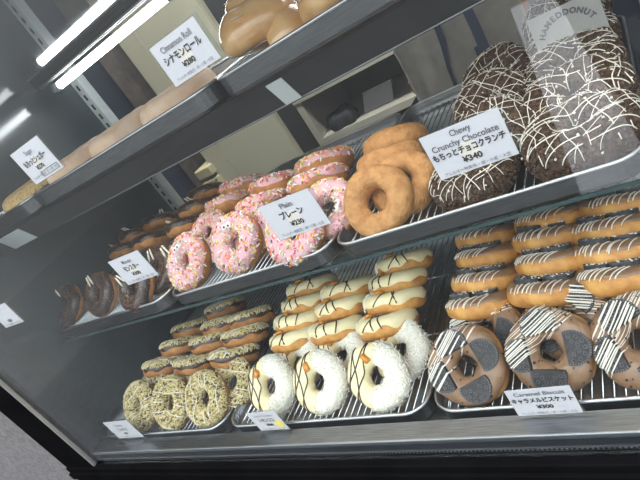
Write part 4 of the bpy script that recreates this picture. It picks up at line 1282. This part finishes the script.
tv, te = [((0, 0, 0.94), (0.142, 0.102))], []
for s in (-1, 1):
    n0 = len(tv)
    tv += [((s * 0.085, 0.0, 0.82), 0.094), ((s * 0.09, -0.01, 0.48), 0.070), ((s * 0.09, 0.01, 0.10), 0.056)]
    te += [(0, n0), (n0, n0 + 1), (n0 + 1, n0 + 2)]
skin('trousers', tv, te, M['trousers'], person)
for s in (-1, 1):
    skin('shoe', [((s * 0.09, 0.045, 0.045), (0.042, 0.045)), ((s * 0.093, -0.05, 0.038), (0.046, 0.038)), ((s * 0.096, -0.14, 0.034), (0.042, 0.032))], [(0, 1), (1, 2)], M['shoe'], person)
bm = bmesh.new(); bmesh.ops.create_uvsphere(bm, u_segments=24, v_segments=16, radius=1)
for v in bm.verts:
    n = v.co.copy()
    front = n.y < -0.2 and n.z < 0.35
    k = 0.80 if front else 1.0
    v.co = Vector((n.x * 0.086 * k, n.y * 0.100 * k + 0.008, n.z * 0.105 + 1.565))
obj('hair', bm, M['hair'], person, smooth=True)
for s in (-1, 1):
    bm = bmesh.new(); bmesh.ops.create_uvsphere(bm, u_segments=12, v_segments=8, radius=0.0105)
    obj('eye', bm, M['eye'], person, (s * 0.030, -0.093, 1.545), smooth=True)
    bm = bmesh.new(); bmesh.ops.create_uvsphere(bm, u_segments=10, v_segments=8, radius=0.005)
    obj('pupil', bm, M['pupil'], person, (s * 0.030, -0.1010, 1.545), smooth=True)
    bm = bmesh.new(); bmesh.ops.create_uvsphere(bm, u_segments=12, v_segments=8, radius=1)
    for v in bm.verts: v.co = Vector((v.co.x * 0.009, v.co.y * 0.016, v.co.z * 0.028))
    obj('ear', bm, M['skin'], person, (s * 0.078, -0.012, 1.535), smooth=True)
bm = bmesh.new(); add_tube(bm, [(-0.022, -0.096, 1.482), (-0.01, -0.101, 1.479), (0.01, -0.101, 1.479), (0.022, -0.096, 1.482)], 0.0045, 6)
obj('mouth', bm, M['peel'], person, smooth=True)
# apron: a hanging cloth with soft folds
bm = bmesh.new()
nx, nz = 36, 40
def apron_pt(i, j):
    s = i / nx - 0.5
    z = 0.44 + (1.34 - 0.44) * j / nz
    wd = 0.270 + 0.03 * max(0, (1.0 - z)) if z < 1.08 else 0.270 - 0.10 * min(1, (z - 1.08) / 0.12)
    x = s * wd
    low = max(0.0, min(1.0, (1.05 - z) / 0.35))
    y = -0.122 + 1.9 * x * x * (1.1 if z < 1.1 else 0.8)
    y += 0.016 * low * math.sin(13.0 * (x + 0.05) / 0.14 + 2.2 * z) + 0.008 * math.sin(26 * x + 9 * z) * low - 0.012 * math.exp(-((x) / 0.05) ** 2) * low * -1.6
    return Vector((x, y, z))
g = [[bm.verts.new(apron_pt(i, j)) for j in range(nz + 1)] for i in range(nx + 1)]
for i in range(nx):
    for j in range(nz): bm.faces.new((g[i][j], g[i + 1][j], g[i + 1][j + 1], g[i][j + 1]))
bmesh.ops.solidify(bm, geom=bm.faces[:], thickness=0.003)
bmesh.ops.recalc_face_normals(bm, faces=bm.faces)
apron = obj('apron', bm, M['apron'], person, smooth=True)
def ribbon(pts, w):
    bm = bmesh.new()
    L = []
    for (x, z, k) in pts:
        i = round((x / 0.285 + 0.5) * nx); j = round((z - 0.44) / 0.9 * nz)
        y = apron_pt(max(0, min(nx, (x / 0.28 + 0.5) * nx)), (z - 0.44) / 0.9 * nz).y - 0.007
        L.append((bm.verts.new((x - w * k / 2, y, z)), bm.verts.new((x + w * k / 2, y, z)), bm.verts.new((x + w * k / 2, y + 0.003, z)), bm.verts.new((x - w * k / 2, y + 0.003, z))))
    for a, b in zip(L, L[1:]):
        for q in range(4): bm.faces.new((a[q], a[(q + 1) % 4], b[(q + 1) % 4], b[q]))
    bm.faces.new(L[0]); bm.faces.new(list(reversed(L[-1])))
    bmesh.ops.recalc_face_normals(bm, faces=bm.faces)
    return bm
obj('ribbon', ribbon([(-0.010, 1.09, 1), (-0.012, 1.05, 1), (-0.018, 1.00, .9), (-0.030, 0.95, .6), (-0.036, 0.90, .5), (-0.036, 0.85, .5)], 0.013), M['navy_cloth'], apron)
obj('ribbon', ribbon([(0.050, 1.10, 1), (0.050, 1.05, 1), (0.051, 1.00, 1), (0.050, 0.96, 1), (0.048, 0.934, 1.05)], 0.019), M['navy_cloth'], apron)
obj('ribbon', ribbon([(0.036, 0.965, .7), (0.035, 0.94, .7), (0.032, 0.90, .6), (0.026, 0.86, .5)], 0.010), M['navy_cloth'], apron)
